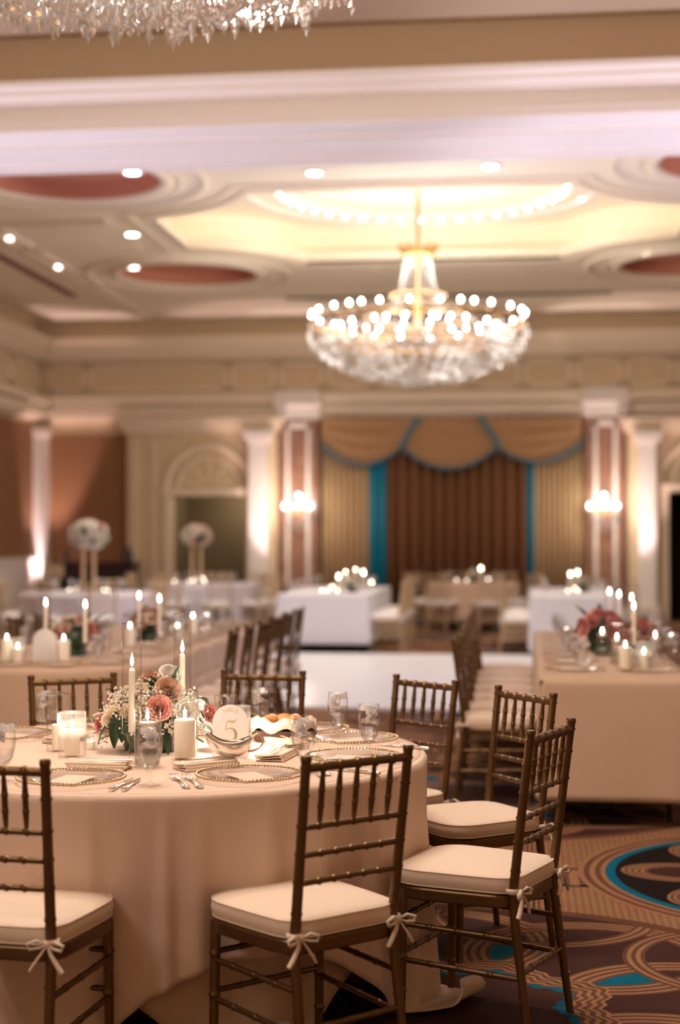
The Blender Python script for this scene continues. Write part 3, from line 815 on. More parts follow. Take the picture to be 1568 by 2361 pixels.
# ================================================================== TABLEWARE
def goblet():
    t = empty('water_goblet', cat='glass')
    outer = [(.033, 0), (.033, .002), (.012, .006), (.005, .012), (.0045, .02), (.008, .028), (.005, .034), (.006, .040), (.018, .05), (.030, .070), (.0365, .10), (.0375, .13), (.034, .176)]
    inner = [(.0325, .176), (.036, .13), (.035, .10), (.028, .072), (.016, .053), (.0005, .05)]
    b = MB(); b.lathe(outer, n=28, cap=False); b.tube([(.0333*math.cos(2*PI*k/28), .0333*math.sin(2*PI*k/28), .176) for k in range(28)], .001, 6, True); b.build('glass', GLASS, t)
    b = MB(); b.lathe([(.0005, .051), (.0155, .054), (.0275, .072), (.0345, .10), (.0352, .125), (.0005, .125)], n=24, cap=False)
    w = b.build('water', WATER, t)
    b = MB(); rnd = random.Random(4)
    for k in range(22):
        a = rnd.uniform(0, 6.28); r_ = rnd.uniform(.004, .026); c = Vector((r_*math.cos(a), r_*math.sin(a), rnd.uniform(.115, .166)))
        u = Vector((math.cos(a+1), math.sin(a+1), rnd.uniform(-.5, .5))).normalized(); v = u.cross(Vector((0, 0, 1))).normalized(); w_ = u.cross(v); s = rnd.uniform(.005, .009)
        vs = [c+u*s*i+v*s*j+w_*s*k_ for k_ in (-1, 1) for i, j in ((-1, -1), (1, -1), (1, 1), (-1, 1))]
        b.add(vs, [(0, 3, 2, 1), (4, 5, 6, 7), (0, 1, 5, 4), (1, 2, 6, 5), (2, 3, 7, 6), (3, 0, 4, 7)], False)
    b.build('ice', ICE, t)
    return t
def ice_mat():
    m = bpy.data.materials.new('crushed_ice'); m.use_nodes = True; nt = m.node_tree
    nt.nodes.remove(nt.nodes['Principled BSDF']); a = nt.nodes.new('ShaderNodeBsdfTranslucent'); a.inputs[0].default_value = (.97, .97, .98, 1)
    t = nt.nodes.new('ShaderNodeBsdfTransparent'); g = nt.nodes.new('ShaderNodeBsdfGlossy'); g.inputs['Roughness'].default_value = .12
    x = nt.nodes.new('ShaderNodeMixShader'); x.inputs[0].default_value = .85; nt.links.new(t.outputs[0], x.inputs[1]); nt.links.new(a.outputs[0], x.inputs[2])
    y = nt.nodes.new('ShaderNodeMixShader'); y.inputs[0].default_value = .25; nt.links.new(x.outputs[0], y.inputs[1]); nt.links.new(g.outputs[0], y.inputs[2])
    nt.links.new(y.outputs[0], nt.nodes['Material Output'].inputs[0]); return m
ICE = ice_mat()
def charger():
    t = empty('charger_plate', cat='plate')
    b = MB(); b.lathe([(.0005, .004), (.10, .004), (.105, .008), (.150, .014), (.158, .016), (.158, .019), (.150, .017), (.104, .011), (.0995, .007), (.0005, .007)], n=48, cap=False); b.build('glass_plate', GLASS, t)
    b = MB()
    for k in range(92):
        a = 2*PI*k/92; b.ball((.161*math.cos(a), .161*math.sin(a), .018), .0046, 8, 5)
    b.build('beaded_rim', GOLD, t)
    b = MB(); b.box((-.05, -.075, .009), (.05, .075, .0098)); b.box((-.045, -.07, .0098), (.045, -.0692, .0101)); b.box((-.045, .0692, .0098), (.045, .07, .0101)); b.box((-.045, -.07, .0098), (-.0442, .07, .0101)); b.box((.0442, -.07, .0098), (.045, .07, .0101))
    b.build('menu_card', mat('menu_paper', lin(224, 204, 184), .5), t)
    return t
def folded_napkin():
    t = empty('folded_napkin', cat='napkin'); b = MB()
    NAP = mat('cream_linen', lin(232, 214, 196), .9, bump=.05, bscale=80)
    for k, (dx, dy) in enumerate(((0, 0), (.004, .003), (-.002, .006))):
        rows = []
        for i in range(9):
            rows.append([(-.095+.19*j/12+dx, -.045+.09*i/8+dy, .004+.008*k+.003*math.sin(j*.8+k)*math.cos(i*.5)) for j in range(13)])
        b.grid(rows)
        # folded front edge
        y = -.045+dy; b.tube([(-.095+.19*j/12+dx, y, .001+.008*k+.004) for j in range(13)], .004, 6)
    o = b.build('linen', NAP, t); solid(o, .003)
    b = MB(); b.tube([(-.10, -.01, .031), (-.03, -.005, .031), (0, -.004, .031)], [.004, .009, .007], 8, flat=.2); b.tube([(0, -.004, .031), (.06, 0, .031), (.11, .004, .03)], [.004, .006, .008], 8, flat=.6); b.build('butter_knife', SILVER, t)
    return t
def knife():
    t = empty('dinner_knife', cat='knife'); b = MB()
    b.tube([(0, .02, .006), (0, .08, .006), (0, .125, .006)], [.009, .009, .002], 8, flat=.14); b.build('blade', SILVER, t)
    b = MB(); b.tube([(0, .02, .006), (0, -.04, .007), (0, -.09, .007), (0, -.10, .006)], [.005, .007, .010, .006], 10, flat=.7); b.build('handle', SILVER, t); return t
def fork():
    t = empty('dinner_fork', cat='fork'); b = MB()
    for x in (-.009, -.003, .003, .009): b.tube([(x, .05, .006), (x, .075, .011), (x*1.05, .10, .010)], [.0018, .0018, .001], 6)
    b.tube([(0, .03, .005), (0, .045, .005), (0, .052, .006)], [.004, .011, .011], 8, flat=.2); b.build('tines', SILVER, t)
    b = MB(); b.tube([(0, .035, .006), (0, -.02, .009), (0, -.08, .006), (0, -.095, .006)], [.003, .004, .010, .007], 8, flat=.35); b.build('handle', SILVER, t); return t
def flame_mesh(b, c, h=.032, r=.0062):
    b.lathe([(.0005, 0), (r*.7, h*.12), (r, h*.3), (r*.75, h*.55), (r*.35, h*.8), (.0004, h)], c, 10, cap=False)
def taper_stand():
    """glass candlestick with a tall clear tube and a taper candle"""
    t = empty('taper_candle_stand', cat='candle holder')
    b = MB(); b.lathe([(.042, 0), (.042, .004), (.015, .012), (.009, .02), (.017, .033), (.009, .046), (.007, .06), (.014, .072), (.018, .09), (.036, .096), (.036, .10), (.0005, .10)], n=28); b.build('glass_foot', GLASS, t)
    b = MB(); b.lathe([(.033, .10), (.033, .112), (.033, .448), (.033, .4545), (.0318, .4555), (.0306, .4545)], n=32, cap=False); b.tube([(.0318*math.cos(2*PI*k/32), .0318*math.sin(2*PI*k/32), .455) for k in range(32)], .0014, 6, True); b.build('glass_tube', GLASS, t)
    b = MB(); b.lathe([(.0115, .10), (.0105, .30), (.006, .308), (.001, .309)], n=16); c = b.build('taper_candle', WAX, t)
    b = MB(); flame_mesh(b, (0, 0, .315), .042, .0065); b.build('flame', FLAME, c); return t
def hurricane(r, h, cr, ch, gm=None, float_=False, nm='pillar_candle_vase'):
    t = empty(nm, cat='candle holder')
    b = MB(); b.lathe([(r*.96, 0), (r, .004), (r, .012), (r, h-.008), (r, h-.001), (r-.0015, h), (r-.003, h-.001)], n=36); b.tube([((r-.0015)*math.cos(2*PI*k/32), (r-.0015)*math.sin(2*PI*k/32), h) for k in range(32)], .0016, 6, True); b.build('glass_cylinder', gm or GLASS, t)
    if float_:
        b = MB(); b.lathe([(.0005, .009), (r-.0035, .009), (r-.0035, float_), (.0005, float_)], n=30, cap=False); b.build('water', WATER, t)
        z0 = float_-.008; b = MB(); b.lathe([(cr*.6, z0), (cr, z0+.012), (cr, z0+.018), (cr*.7, z0+.016), (.0005, z0+.014)], n=22); c = b.build('floating_candle', WAX, t); z1 = z0+.02
    else:
        b = MB(); b.lathe([(cr, .009), (cr, .009+ch-.006), (cr*.9, .009+ch), (cr*.6, .009+ch-.003), (.0005, .009+ch-.008)], n=28); c = b.build('pillar_candle', WAX, t); z1 = .006+ch
    b = MB(); b.seg((0, 0, z1-.004), (0, 0, z1+.008), .0012, n=6); flame_mesh(b, (0, 0, z1+.004), .03, .006); b.build('flame', FLAME, c); return t
GOB = Proto(goblet()); CHG = Proto(charger()); NAP_ = Proto(folded_napkin()); KNF = Proto(knife()); FRK = Proto(fork()); TAP = Proto(taper_stand())
def goblet_at(px, d, label, group=None): return GOB.put(PD(px, d, ZT), random.uniform(0, 6), label, group)
goblet_at(347, 4.52, 'iced water goblet nearest the camera, in front of the centrepiece')
goblet_at(699, 4.76, 'iced water goblet standing above the middle foreground chair')
goblet_at(851, 5.12, 'iced water goblet in front of the rightmost visible charger')
goblet_at(779, 5.50, 'iced water goblet seen against the near edge of the dance floor')
goblet_at(601, 5.72, 'iced water goblet just right of the arched number sign, before a chair back')
goblet_at(107, 5.60, 'water goblet behind the candle glasses at left')
goblet_at(9, 4.60, 'iced water goblet cut by the left edge of the photo')
names = {-106: 'before the left foreground chair', -61: 'before the middle foreground chair', -19: 'seen through the middle chair back',
         19: 'at the right rim beside two goblets', 46: 'at the back right rim of the nearest table', 79: 'behind the arched number sign', 115: 'behind the centrepiece at the back left', 150: 'at the far left rim near the left goblets'}
def pol(az, r): a = math.radians(az); return TC+(R_*math.cos(a)+FH*math.sin(a))*r
for az, nm in names.items():
    p = pol(az, .70); rz = math.radians(az)+YAW+PI/2
    CHG.put((p.x, p.y, ZT), rz, 'clear glass charger with gold beaded rim '+nm)
    p = pol(az-4, .44); NAP_.put((p.x, p.y, ZT+.001), rz+.1, 'napkin with knife, inward of the charger '+nm)
def lay(pr, p0, p1, label, z=ZT):
    """place cutlery with handle end at pixel p1 and head at p0"""
    a = T(p0[0], p0[1], z); c = T(p1[0], p1[1], z); d = (a-c); m = (a+c)/2
    pr.put((m.x, m.y, z), math.atan2(d.y, d.x)-PI/2, label, None, (1.25, 1.2, 1.2) if pr is FRK else None)
lay(KNF, (304, 1800), (252, 1828), 'silver knife left of the pair in front of the nearest goblet')
lay(KNF, (322, 1799), (281, 1829), 'silver knife right of the pair in front of the nearest goblet')
lay(FRK, (392, 1787), (440, 1827), 'silver fork left of the pair near the front edge of the table')
lay(FRK, (418, 1786), (474, 1828), 'silver fork right of the pair near the front edge of the table')
lay(FRK, (716, 1768), (742, 1795), 'silver fork seen through the middle chair back, left of the pair')
lay(FRK, (728, 1765), (757, 1791), 'silver fork seen through the middle chair back, right of the pair')
lay(KNF, (905, 1722), (965, 1728), 'silver knife at the right rim of the nearest table')
lay(KNF, (780, 1778), (848, 1785), 'silver knife seen through the spindles of the middle chair')
# candles of table 5
TAP.put(PD(305, 4.98, ZT), .3, 'tall clear tube with lit taper candle, left of the two in the centrepiece')
TAP.put(PD(421, 5.60, ZT), .3, 'tall clear tube with lit taper candle, right and behind the centrepiece')
P1 = Proto(hurricane(.044, .228, .036, .125)); P2 = Proto(hurricane(.0425, .235, .027, 0, None, .135, 'floating_candle_vase'))
P3 = Proto(hurricane(.046, .150, .026, .080, FROST, nm='votive_vase')); P4 = Proto(hurricane(.041, .20, .024, .085, nm='candle_vase'))
P1.put(PD(427, 5.05, ZT), 0, 'clear cylinder with thick ivory pillar candle in front of the flowers')
P2.put(PD(341, 4.88, ZT), 0, 'clear cylinder with floating candle behind the nearest goblet')
P3.put(PD(168, 5.11, ZT), 0, 'short frosted cylinder with glowing candle at the left of the table')
P4.put(PD(137, 5.24, ZT), 0, 'taller clear cylinder with candle just behind the short frosted one')
P4.put(PD(520, 5.27, ZT), 0, 'clear cylinder with candle directly behind the arched number sign', scale=(.95, .95, .95))
P3.put(PD(557, 5.50, ZT), 0, 'small frosted votive behind the right edge of the number sign', scale=(.72, .72, .85))
P3.put(PD(212, 5.28, ZT), 0, 'tiny votive cup at the left foot of the flowers', scale=(.5, .5, .32))
for (px, d, z_, w) in ((305, 4.98, 1.10, .8), (421, 5.6, 1.10, .8), (427, 5.05, .915, .7), (341, 4.88, .93, .5), (168, 5.11, .87, .8), (137, 5.24, .875, .4), (520, 5.27, .87, 12)):
    lamp('candle_light', 'POINT', PD(px, d, z_), w, (1, .82, .62), .006)
# arched sign
def arch_sign():
    t = empty('table_number_sign', cat='sign')
    AC = bpy.data.materials.new('frosted_white_acrylic'); AC.use_nodes = True; nt = AC.node_tree; pb = nt.nodes['Principled BSDF']
    pb.inputs['Base Color'].default_value = (.93, .92, .9, 1); pb.inputs['Roughness'].default_value = .35
    tl = nt.nodes.new('ShaderNodeBsdfTranslucent'); tl.inputs[0].default_value = (.97, .96, .95, 1); mx = nt.nodes.new('ShaderNodeMixShader'); mx.inputs[0].default_value = .8
    nt.links.new(pb.outputs[0], mx.inputs[1]); nt.links.new(tl.outputs[0], mx.inputs[2]); nt.links.new(mx.outputs[0], nt.nodes['Material Output'].inputs[0])
    w, h = .061, .178; pts = [(-w, .004), (w, .004), (w, h-w)]+[(w*math.cos(a), h-w+w*math.sin(a)) for a in [PI*k/24 for k in range(1, 24)]]+[(-w, h-w)]
    n = len(pts); b = MB(); vs = [(x, -.0015, z_) for x, z_ in pts]+[(x, .0015, z_) for x, z_ in pts]
    b.add(vs, [tuple(range(n)), tuple(range(n, 2*n))[::-1]]+[(i, (i+1) % n, n+(i+1) % n, n+i) for i in range(n)][::1], False); pl = b.build('arched_panel', AC, t)
    b = MB(); b.box((-.05, -.015, 0), (.05, .015, .008)); b.build('foot', AC, t)
    INK = mat('gold_paint_lettering', lin(222, 198, 162), .4, .2)
    def text(s, size, loc, nm, bold=0.):   # raised lettering
        c = bpy.data.curves.new(nm, 'FONT'); c.body = s; c.size = size; c.extrude = .0006; c.offset = bold; c.align_x = 'CENTER'; c.align_y = 'CENTER'
        o = bpy.data.objects.new(nm, c); COL.objects.link(o); o.rotation_euler = (PI/2, 0, 0); o.location = loc
        dg = bpy.context.evaluated_depsgraph_get(); me = bpy.data.meshes.new_from_object(o.evaluated_get(dg)); me.materials.clear(); me.materials.append(INK)
        q = bpy.data.objects.new(nm, me); COL.objects.link(q); q.location = o.location; q.rotation_euler = o.rotation_euler; bpy.data.objects.remove(o); return q
    b = MB(); z5 = .088
    stem = [(-.013, .034), (-.0145, .018), (-.016, .004)]
    b.tube([(x, -.0022, z5+z_) for x, z_ in stem], [.0012, .0014, .0012], 6, flat=1)
    flag = [(-.013, .034), (-.002, .035), (.008, .033), (.017, .038), (.021, .044)]
    b.tube([(x, -.0022, z5+z_) for x, z_ in flag], [.0012, .0035, .0042, .002, .0008], 8, flat=1)
    bowl = [(-.016, .004), (-.009, .010), (.002, .011), (.013, .006), (.0185, -.006), (.017, -.020), (.008, -.031), (-.004, -.034), (-.014, -.031), (-.017, -.026)]
    b.tube([(x, -.0022, z5+z_) for x, z_ in bowl], [.0008, .0018, .003, .0045, .0055, .0052, .0035, .002, .0022, .003], 8, flat=1)
    b.build('number', INK, t)
    word = 'TABLE'
    for k, ch in enumerate(word):
        a = PI/2-(k-2)*.26; q = text(ch, .016, (.043*math.cos(a), -.0024, h-w+.043*math.sin(a)), 'letter')
        q.rotation_euler = (PI/2, -(a-PI/2), 0); q.parent = t
    return t
sg = arch_sign(); p = PD(532, 5.08, ZT); sg.location = p; sg.rotation_euler = (0, 0, YAW-.12); sg['label'] = 'white arched acrylic sign reading TABLE 5, glowing from the candle behind'
# gravy boat
def gravy():
    t = empty('gravy_boat', cat='gravy boat'); b = MB(); rows = []; inn = []
    for j, (h, k) in enumerate(((.028, .22), (.031, .50), (.042, .80), (.058, .96), (.078, 1.02), (.088, 1.0))):
        row = []; ri = []
        for i in range(40):
            a = 2*PI*i/40; cx = math.cos(a); sy = math.sin(a)
            lx = .062*(1+ (.40 if cx < 0 else 0)*max(0, -cx)**3*min(1, h/.07)); wy = .036*(1-.25*max(0, -cx)**2)
            z_ = h+(.028*max(0, -cx)**4 + .010*max(0, cx)**2 - .010*abs(sy)**2)*((h-.028)/.060)
            row.append((lx*k*cx, wy*k*sy, z_)); ri.append((lx*k*cx*.96, wy*k*sy*.95, z_+.001))
        rows.append(row); inn.append(ri)
    b.grid([[(0, 0, .027)]*40]+rows+list(reversed(inn)), True); b.build('bowl', SILVER, t)
    b = MB(); b.lathe([(.034, 0), (.034, .003), (.022, .008), (.009, .016), (.012, .024), (.016, .03)], n=28, sx=1.1); b.build('foot', SILVER, t)
    b = MB(); b.tube([(.058, 0, .080), (.07, 0, .098), (.08, 0, .103), (.092, 0, .100), (.100, 0, .086), (.098, 0, .070), (.085, 0, .056), (.068, 0, .048), (.050, 0, .046)], [.004, .0037, .0035, .003, .003, .003, .0035, .004, .004], 8); b.build('handle', SILVER, t)
    return t
gb = gravy(); gb.location = PD(536, 4.90, ZT); gb.rotation_euler = (0, 0, YAW+.1); gb['label'] = 'polished silver gravy boat in front of the arched number sign'
# bread basket
WICK = wave_mat('dark_wicker', lin(92, 58, 38), lin(60, 36, 24), 60, direction='Z')
t = empty('bread_basket', PD(655, 5.50, ZT), YAW, 'dark wooden basket lined with cream linen right of the number sign', 'basket')
b = MB(); b.lathe([(.09, 0), (.10, .02), (.104, .045), (.099, .045), (.094, .02), (.0005, .008)], n=36, sx=1.15, sy=.8); b.build('basket_bowl', WICK, t)
b = MB(); rows = []
for j, (k, z_) in enumerate(((1.03, .045), (1.02, .07), (.85, .082), (.5, .06), (.02, .05))):
    rows.append([(.11*k*math.cos(2*PI*i/48)*1.05, .082*k*math.sin(2*PI*i/48), z_+.010*math.sin(i*.9)*(k > .6)) for i in range(48)])
b.grid(rows, True); solid(b.build('liner', mat('cream_linen', (0, 0, 0)), t), .002)
BREAD = mat('bread_crust', lin(196, 136, 84), .7, var=.2, vscale=30)
for k, (x, y, s) in enumerate(((-.05, 0, .03), (0, .02, .034), (.04, -.01, .03))):
    b = MB(); b.ball((x, y, .075), s, 12, 8, .7); o = b.build('bread_roll', BREAD)
    o.location = PD(655, 5.50, ZT); o.rotation_euler = (0, 0, YAW); tag(o, 'crusty bread roll in the linen-lined basket, %s' % ('at its left end', 'in its middle', 'at its right end')[k], 'bread')

# ================================================================== FLOWERS
def rose(b, c, r, up, seed=0):
    rnd = random.Random(seed); c = Vector(c); up = Vector(up).normalized(); t = Vector((0, 0, 1)) if abs(up.z) < .9 else Vector((1, 0, 0))
    ux = up.cross(t).normalized(); uy = up.cross(ux)
    for lay_, (n, rad, h, op) in enumerate(((3, .18, .62, .05), (4, .34, .62, .15), (5, .55, .52, .3), (6, .78, .38, .5), (7, 1.0, .22, .75))):
        for k in range(n):
            a0 = 2*PI*k/n+lay_*.7+rnd.uniform(-.15, .15); wd = 2*PI/n*.75; rows = []
            for j in range(5):
                v = j/4; rr = rad*(.55+.45*v**.7)*r*(1+op*.15*v*v); hh = (-.35+ (h+.35)*v - op*.18*max(0, v-.75)*4)*r; row = []
                for i in range(6):
                    u = (i/5-.5)*2; a = a0+u*wd*(.6+.4*math.sin(PI*min(1, v*.8+.2))); q = rr*(1+.05*u*u); hz = hh-abs(u)**2.5*.16*r*v
                    row.append(c+ux*(q*math.cos(a))+uy*(q*math.sin(a))+up*hz)
                rows.append(row)
            b.grid(rows)
def leaf(b, base, tip, w, bend=.01):
    base = Vector(base); tip = Vector(tip); d = tip-base; s = d.cross(Vector((0, 0, 1)))
    s = s.normalized() if s.length > 1e-4 else Vector((1, 0, 0)); nn = s.cross(d).normalized(); rows = []
    for j in range(9):
        v = j/8; ww = w*math.sin(PI*min(.999, v*.93+.05))**.8*(1-.2*v); c = base+d*v+nn*bend*math.sin(PI*v)
        rows.append([c+s*ww*u+nn*(abs(u)*w*.25) for u in (-1, -.5, 0, .5, 1)])
    b.grid(rows)
PETAL = lambda n, c: mat('petal_'+n, c, .6, sss=.3, var=.08, vscale=30)
PINKR = PETAL('pink', lin(236, 170, 160)); PEACH = PETAL('peach', lin(216, 178, 154)); CREAM = PETAL('cream', lin(230, 214, 190)); WHT = PETAL('white', lin(238, 232, 222)); ROSY = PETAL('rosy', lin(190, 118, 116)); GYP = PETAL('gypsophila', lin(236, 226, 212)); CORAL = PETAL('coral', lin(194, 124, 110)); STEM = mat('green_stem', lin(88, 92, 58), .6)
def centrepiece():
    t = empty('floral_centrepiece', PD(358, 5.28, ZT), YAW, 'rose and gypsophila centrepiece around the candles of the nearest table', 'flowers')
    b = MB(); b.lathe([(.10, 0), (.11, .02), (.09, .06), (.0005, .06)], n=24); b.build('bowl', LEGM, t)
    S = 5.28/F
    def L(px, py, dy=0.): # pixel in the plane of the centrepiece, dy toward camera negative
        k = (5.28+dy)/F
        return Vector(((px-784)*k-(358-784)*S, dy, EYE-ZT-(py-1240)*k))
    b = MB(); rows = []
    b.ball((0, .0, .105), .115, 20, 12, .85); b.build('foliage_base', LEAF, t)
    rnd = random.Random(5)
    for k, (px, py, dy, r, mm_, ctr) in enumerate(((368, 1632, -.13, .042, PINKR, 0), (388, 1588, -.09, .042, PEACH, 0), (262, 1660, -.10, .046, CREAM, 0), (432, 1640, -.10, .042, WHT, 0), (487, 1645, -.07, .030, PINKR, 0), (236, 1668, -.06, .034, ROSY, 0), (318, 1600, -.06, .040, CREAM, 0), (300, 1650, -.12, .040, CREAM, 0), (396, 1552, 0, .040, WHT, 0), (258, 1610, .0, .026, ROSY, 0), (345, 1560, .06, .036, PEACH, 0))):
        p = L(px, py, dy); b = MB(); u = (p-Vector((0, .02, .05))); u.z *= .5; u = u.normalized()+Vector((0, -.5, .15)); rose(b, p, r, u, k); b.build('rose', mm_, t)
    for k, (a, c, dy, w) in enumerate((((268, 1640), (265, 1725), -.14, .022), ((290, 1650), (300, 1738), -.15, .024), ((282, 1650), (282, 1712), -.15, .02), ((262, 1655), (228, 1715), -.12, .012), ((400, 1610), (413, 1538), -.08, .020), ((372, 1600), (345, 1560), -.08, .022), ((352, 1600), (340, 1568), -.07, .02), ((455, 1610), (482, 1625), -.09, .020), ((465, 1640), (480, 1668), -.08, .018), ((465, 1670), (490, 1700), -.08, .018), ((380, 1680), (388, 1740), -.14, .018), ((262, 1600), (245, 1590), -.02, .014), ((392, 1640), (400, 1600), -.11, .016), ((400, 1690), (470, 1712), -.1, .018))):
        b = MB(); leaf(b, L(a[0], a[1], dy+.03), L(c[0], c[1], dy), w, .008); b.build('leaf', LEAF, t)
    # gypsophila sprigs
    k = 0
    for ring in range(86):
        a = rnd.uniform(0, 2*PI); el = rnd.uniform(.0, 1.25); R0 = .155
        d = Vector((math.cos(a)*math.cos(el)*1.12, math.sin(a)*math.cos(el)*.8, math.sin(el)*.95)); 
        if ring < 40 and d.y > 0: d.y = -d.y
        root = Vector((d.x*.06, d.y*.06, .07+d.z*.05)); b = MB(); tip = Vector((d.x*R0, d.y*R0, .07+d.z*R0))*1.0
        b.cur = 1; b.seg(root, tip, .0012, n=5); b.cur = 0
        for q in range(36):
            f = tip+Vector((rnd.gauss(0, .019), rnd.gauss(0, .019), rnd.gauss(0, .017)))
            b.cur = 1; b.seg(tip-d*.03, f, .0005, n=3); b.cur = 0; b.ball(f, rnd.uniform(.0032, .0052), 6, 4)
        b.build('gypsophila_sprig', [GYP, STEM], t)
    for q in range(14):   # trailing side
        p = L(rnd.uniform(205, 250), rnd.uniform(1660, 1712), rnd.uniform(-.09, .02)); b = MB()
        b.cur = 1; b.seg(Vector((-.06, -.02, .09)), p, .0012, n=5); b.cur = 0
        for w in range(12):
            f = p+Vector((rnd.gauss(0, .012), rnd.gauss(0, .012), rnd.gauss(0, .012))); b.ball(f, rnd.uniform(.0025, .004), 6, 4)
        b.build('gypsophila_sprig', [GYP, STEM], t)
centrepiece()
def small_arr(label, mats_, seed, R0=.17):
    t = empty('floral_centrepiece', (0, 0, 0), 0, label, 'flowers'); rnd = random.Random(seed)
    b = MB(); b.ball((0, 0, .10), R0*.5, 14, 8, .9); b.lathe([(.07, 0), (.08, .03), (.05, .06)], n=16); b.build('foliage_base', LEAF, t)
    for k in range(30):
        a = rnd.uniform(0, 2*PI); el = rnd.uniform(-.1, 1.4); d = Vector((math.cos(a)*math.cos(el), math.sin(a)*math.cos(el), math.sin(el)*.85))
        b = MB(); rose(b, d*R0*.82+Vector((0, 0, .10)), rnd.uniform(.032, .046), d+Vector((0, 0, .3)), k); b.build('rose', mats_[k % len(mats_)], t)
    for k in range(12):
        a = rnd.uniform(0, 2*PI); d = Vector((math.cos(a), math.sin(a), rnd.uniform(-.1, .8))); b = MB(); leaf(b, d*R0*.5+Vector((0, 0, .10)), d*R0*1.15+Vector((0, 0, .10)), .022); b.build('leaf', LEAF, t)
    return t
o = small_arr('peach and cream flower cluster on the round-ended left table, nearer of two', [PEACH, CREAM, CORAL, GYP, WHT], 2, .19); o.location = PD(172, 9.5, ZT)
o = small_arr('coral flower cluster on the round-ended left table, farther of two', [CORAL, ROSY, PEACH, CREAM], 3); o.location = PD(345, 10.9, ZT)
o = small_arr('dusty pink rose cluster on the right-hand long table', [CORAL, ROSY, CORAL, PINKR], 4, .17); o.location = PD(1385, 9.6, ZT); o.scale = (1.1, 1.1, 1.2)
o = small_arr('small peach flower cluster on the right-hand long table, behind the taper candles', [CORAL, PEACH], 6, .13); o.location = PD(1475, 9.9, ZT)
def tall_stand(label, loc, R0, h, seed):
    t = empty('tall_floral_stand', loc, YAW, label, 'flowers'); rnd = random.Random(seed)
    b = MB()
    for sx in (-.07, .07):
        for sy in (-.06, .06): b.box((sx-.012, sy-.012, 0), (sx+.012, sy+.012, h))
    b.box((-.09, -.08, 0), (.09, .08, .01)); b.box((-.09, -.08, h-.01), (.09, .08, h)); b.build('stand', mat('champagne_metal', lin(226, 196, 158), .35, .4), t)
    b = MB(); b.ball((0, 0, h+R0*.55), R0*.8, 16, 10, .72); b.build('foliage_base', LEAF, t)
    for k in range(64):
        a = rnd.uniform(0, 2*PI); el = math.asin(rnd.uniform(-.75, 1)); d = Vector((math.cos(a)*math.cos(el), math.sin(a)*math.cos(el), math.sin(el)*.75))
        b = MB(); rose(b, d*R0*.9+Vector((0, 0, h+R0*.55)), rnd.uniform(.045, .07), d, k); b.build('rose', [WHT, WHT, GYP, PINKR if k % 3 else CREAM, WHT][k % 5], t)
    for k in range(10):
        a = rnd.uniform(0, 2*PI); d = Vector((math.cos(a), math.sin(a), rnd.uniform(-.4, .1))); b = MB(); leaf(b, d*R0*.6+Vector((0, 0, h+R0*.5)), d*R0*1.05+Vector((0, 0, h+R0*.45)), .05); b.build('leaf', GREENL if k % 2 else LEAF, t)
tall_stand('larger tall champagne stand topped by a white and pink flower ball', (cv.x, cv.y, ZT), .27, .62, 1)
tall_stand('smaller tall stand with white flower ball before the left doorway', (cw.x-.12, cw.y, ZT), .25, .62, 2)

# ================================================================== ITEMS ON THE OTHER TABLES
def on_line(pr, spots, labelf, group, z=ZT, scale=None):
    for k, (px, d) in enumerate(spots): pr.put(PD(px, d, z), .3*k, labelf(k), group, scale)
# right long table
on_line(TAP, [(1427, 10.85), (1456, 10.3), (1461, 9.0), (1405, 11.4)], lambda k: 'lit taper on the right-hand long table, %s' % ('left of the back pair', 'right of the back pair', 'nearest and tallest in view', 'leftmost, by the far end')[k], 'tapers on the right-hand table')
on_line(P1, [(1441, 8.38)], lambda k: 'clear cylinder with pillar candle at the near end of the right-hand table', None)
on_line(P3, [(1484, 8.45)], lambda k: 'shorter cylinder with candle right of the pillar candle on the right-hand table', None, scale=(1, 1, 1.05))
on_line(P2, [(1422, 8.8), (1388, 9.35), (1510, 9.0)], lambda k: 'floating candle vase on the right-hand table, %s' % ('behind the pillar candle', 'among the pink roses', 'at the frame edge')[k], 'floating candles on the right-hand table')
on_line(GOB, [(1337, 8.35), (1322, 8.95), (1308, 9.55), (1298, 10.15), (1290, 10.75), (1283, 11.3)], lambda k: 'goblet in the left row of the right-hand table, %s from its near end' % ORD[k], 'goblets down the left of the right-hand table')
on_line(GOB, [(1552, 9.0), (1535, 9.6), (1517, 10.2), (1500, 10.8)], lambda k: 'goblet in the right row of the right-hand table, %s from its near end' % ORD[k], 'goblets down the right of the right-hand table')
for k in range(7):
    y = 8.5+k*.52
    CHG.put((.29, y, ZT), PI/2, 'charger on the left of the right-hand table, %s from its near end' % ORD[k], 'chargers on the left of the right-hand table')
    NAP_.put((.38, y+.22, ZT), PI/2+.1, 'folded napkin in the left row of the right-hand table, %s from the near end' % ORD[k], 'napkins on the left of the right-hand table')
    CHG.put((.70, y, ZT), PI/2, 'charger on the right of the right-hand table, %s from its near end' % ORD[k], 'chargers on the right of the right-hand table')
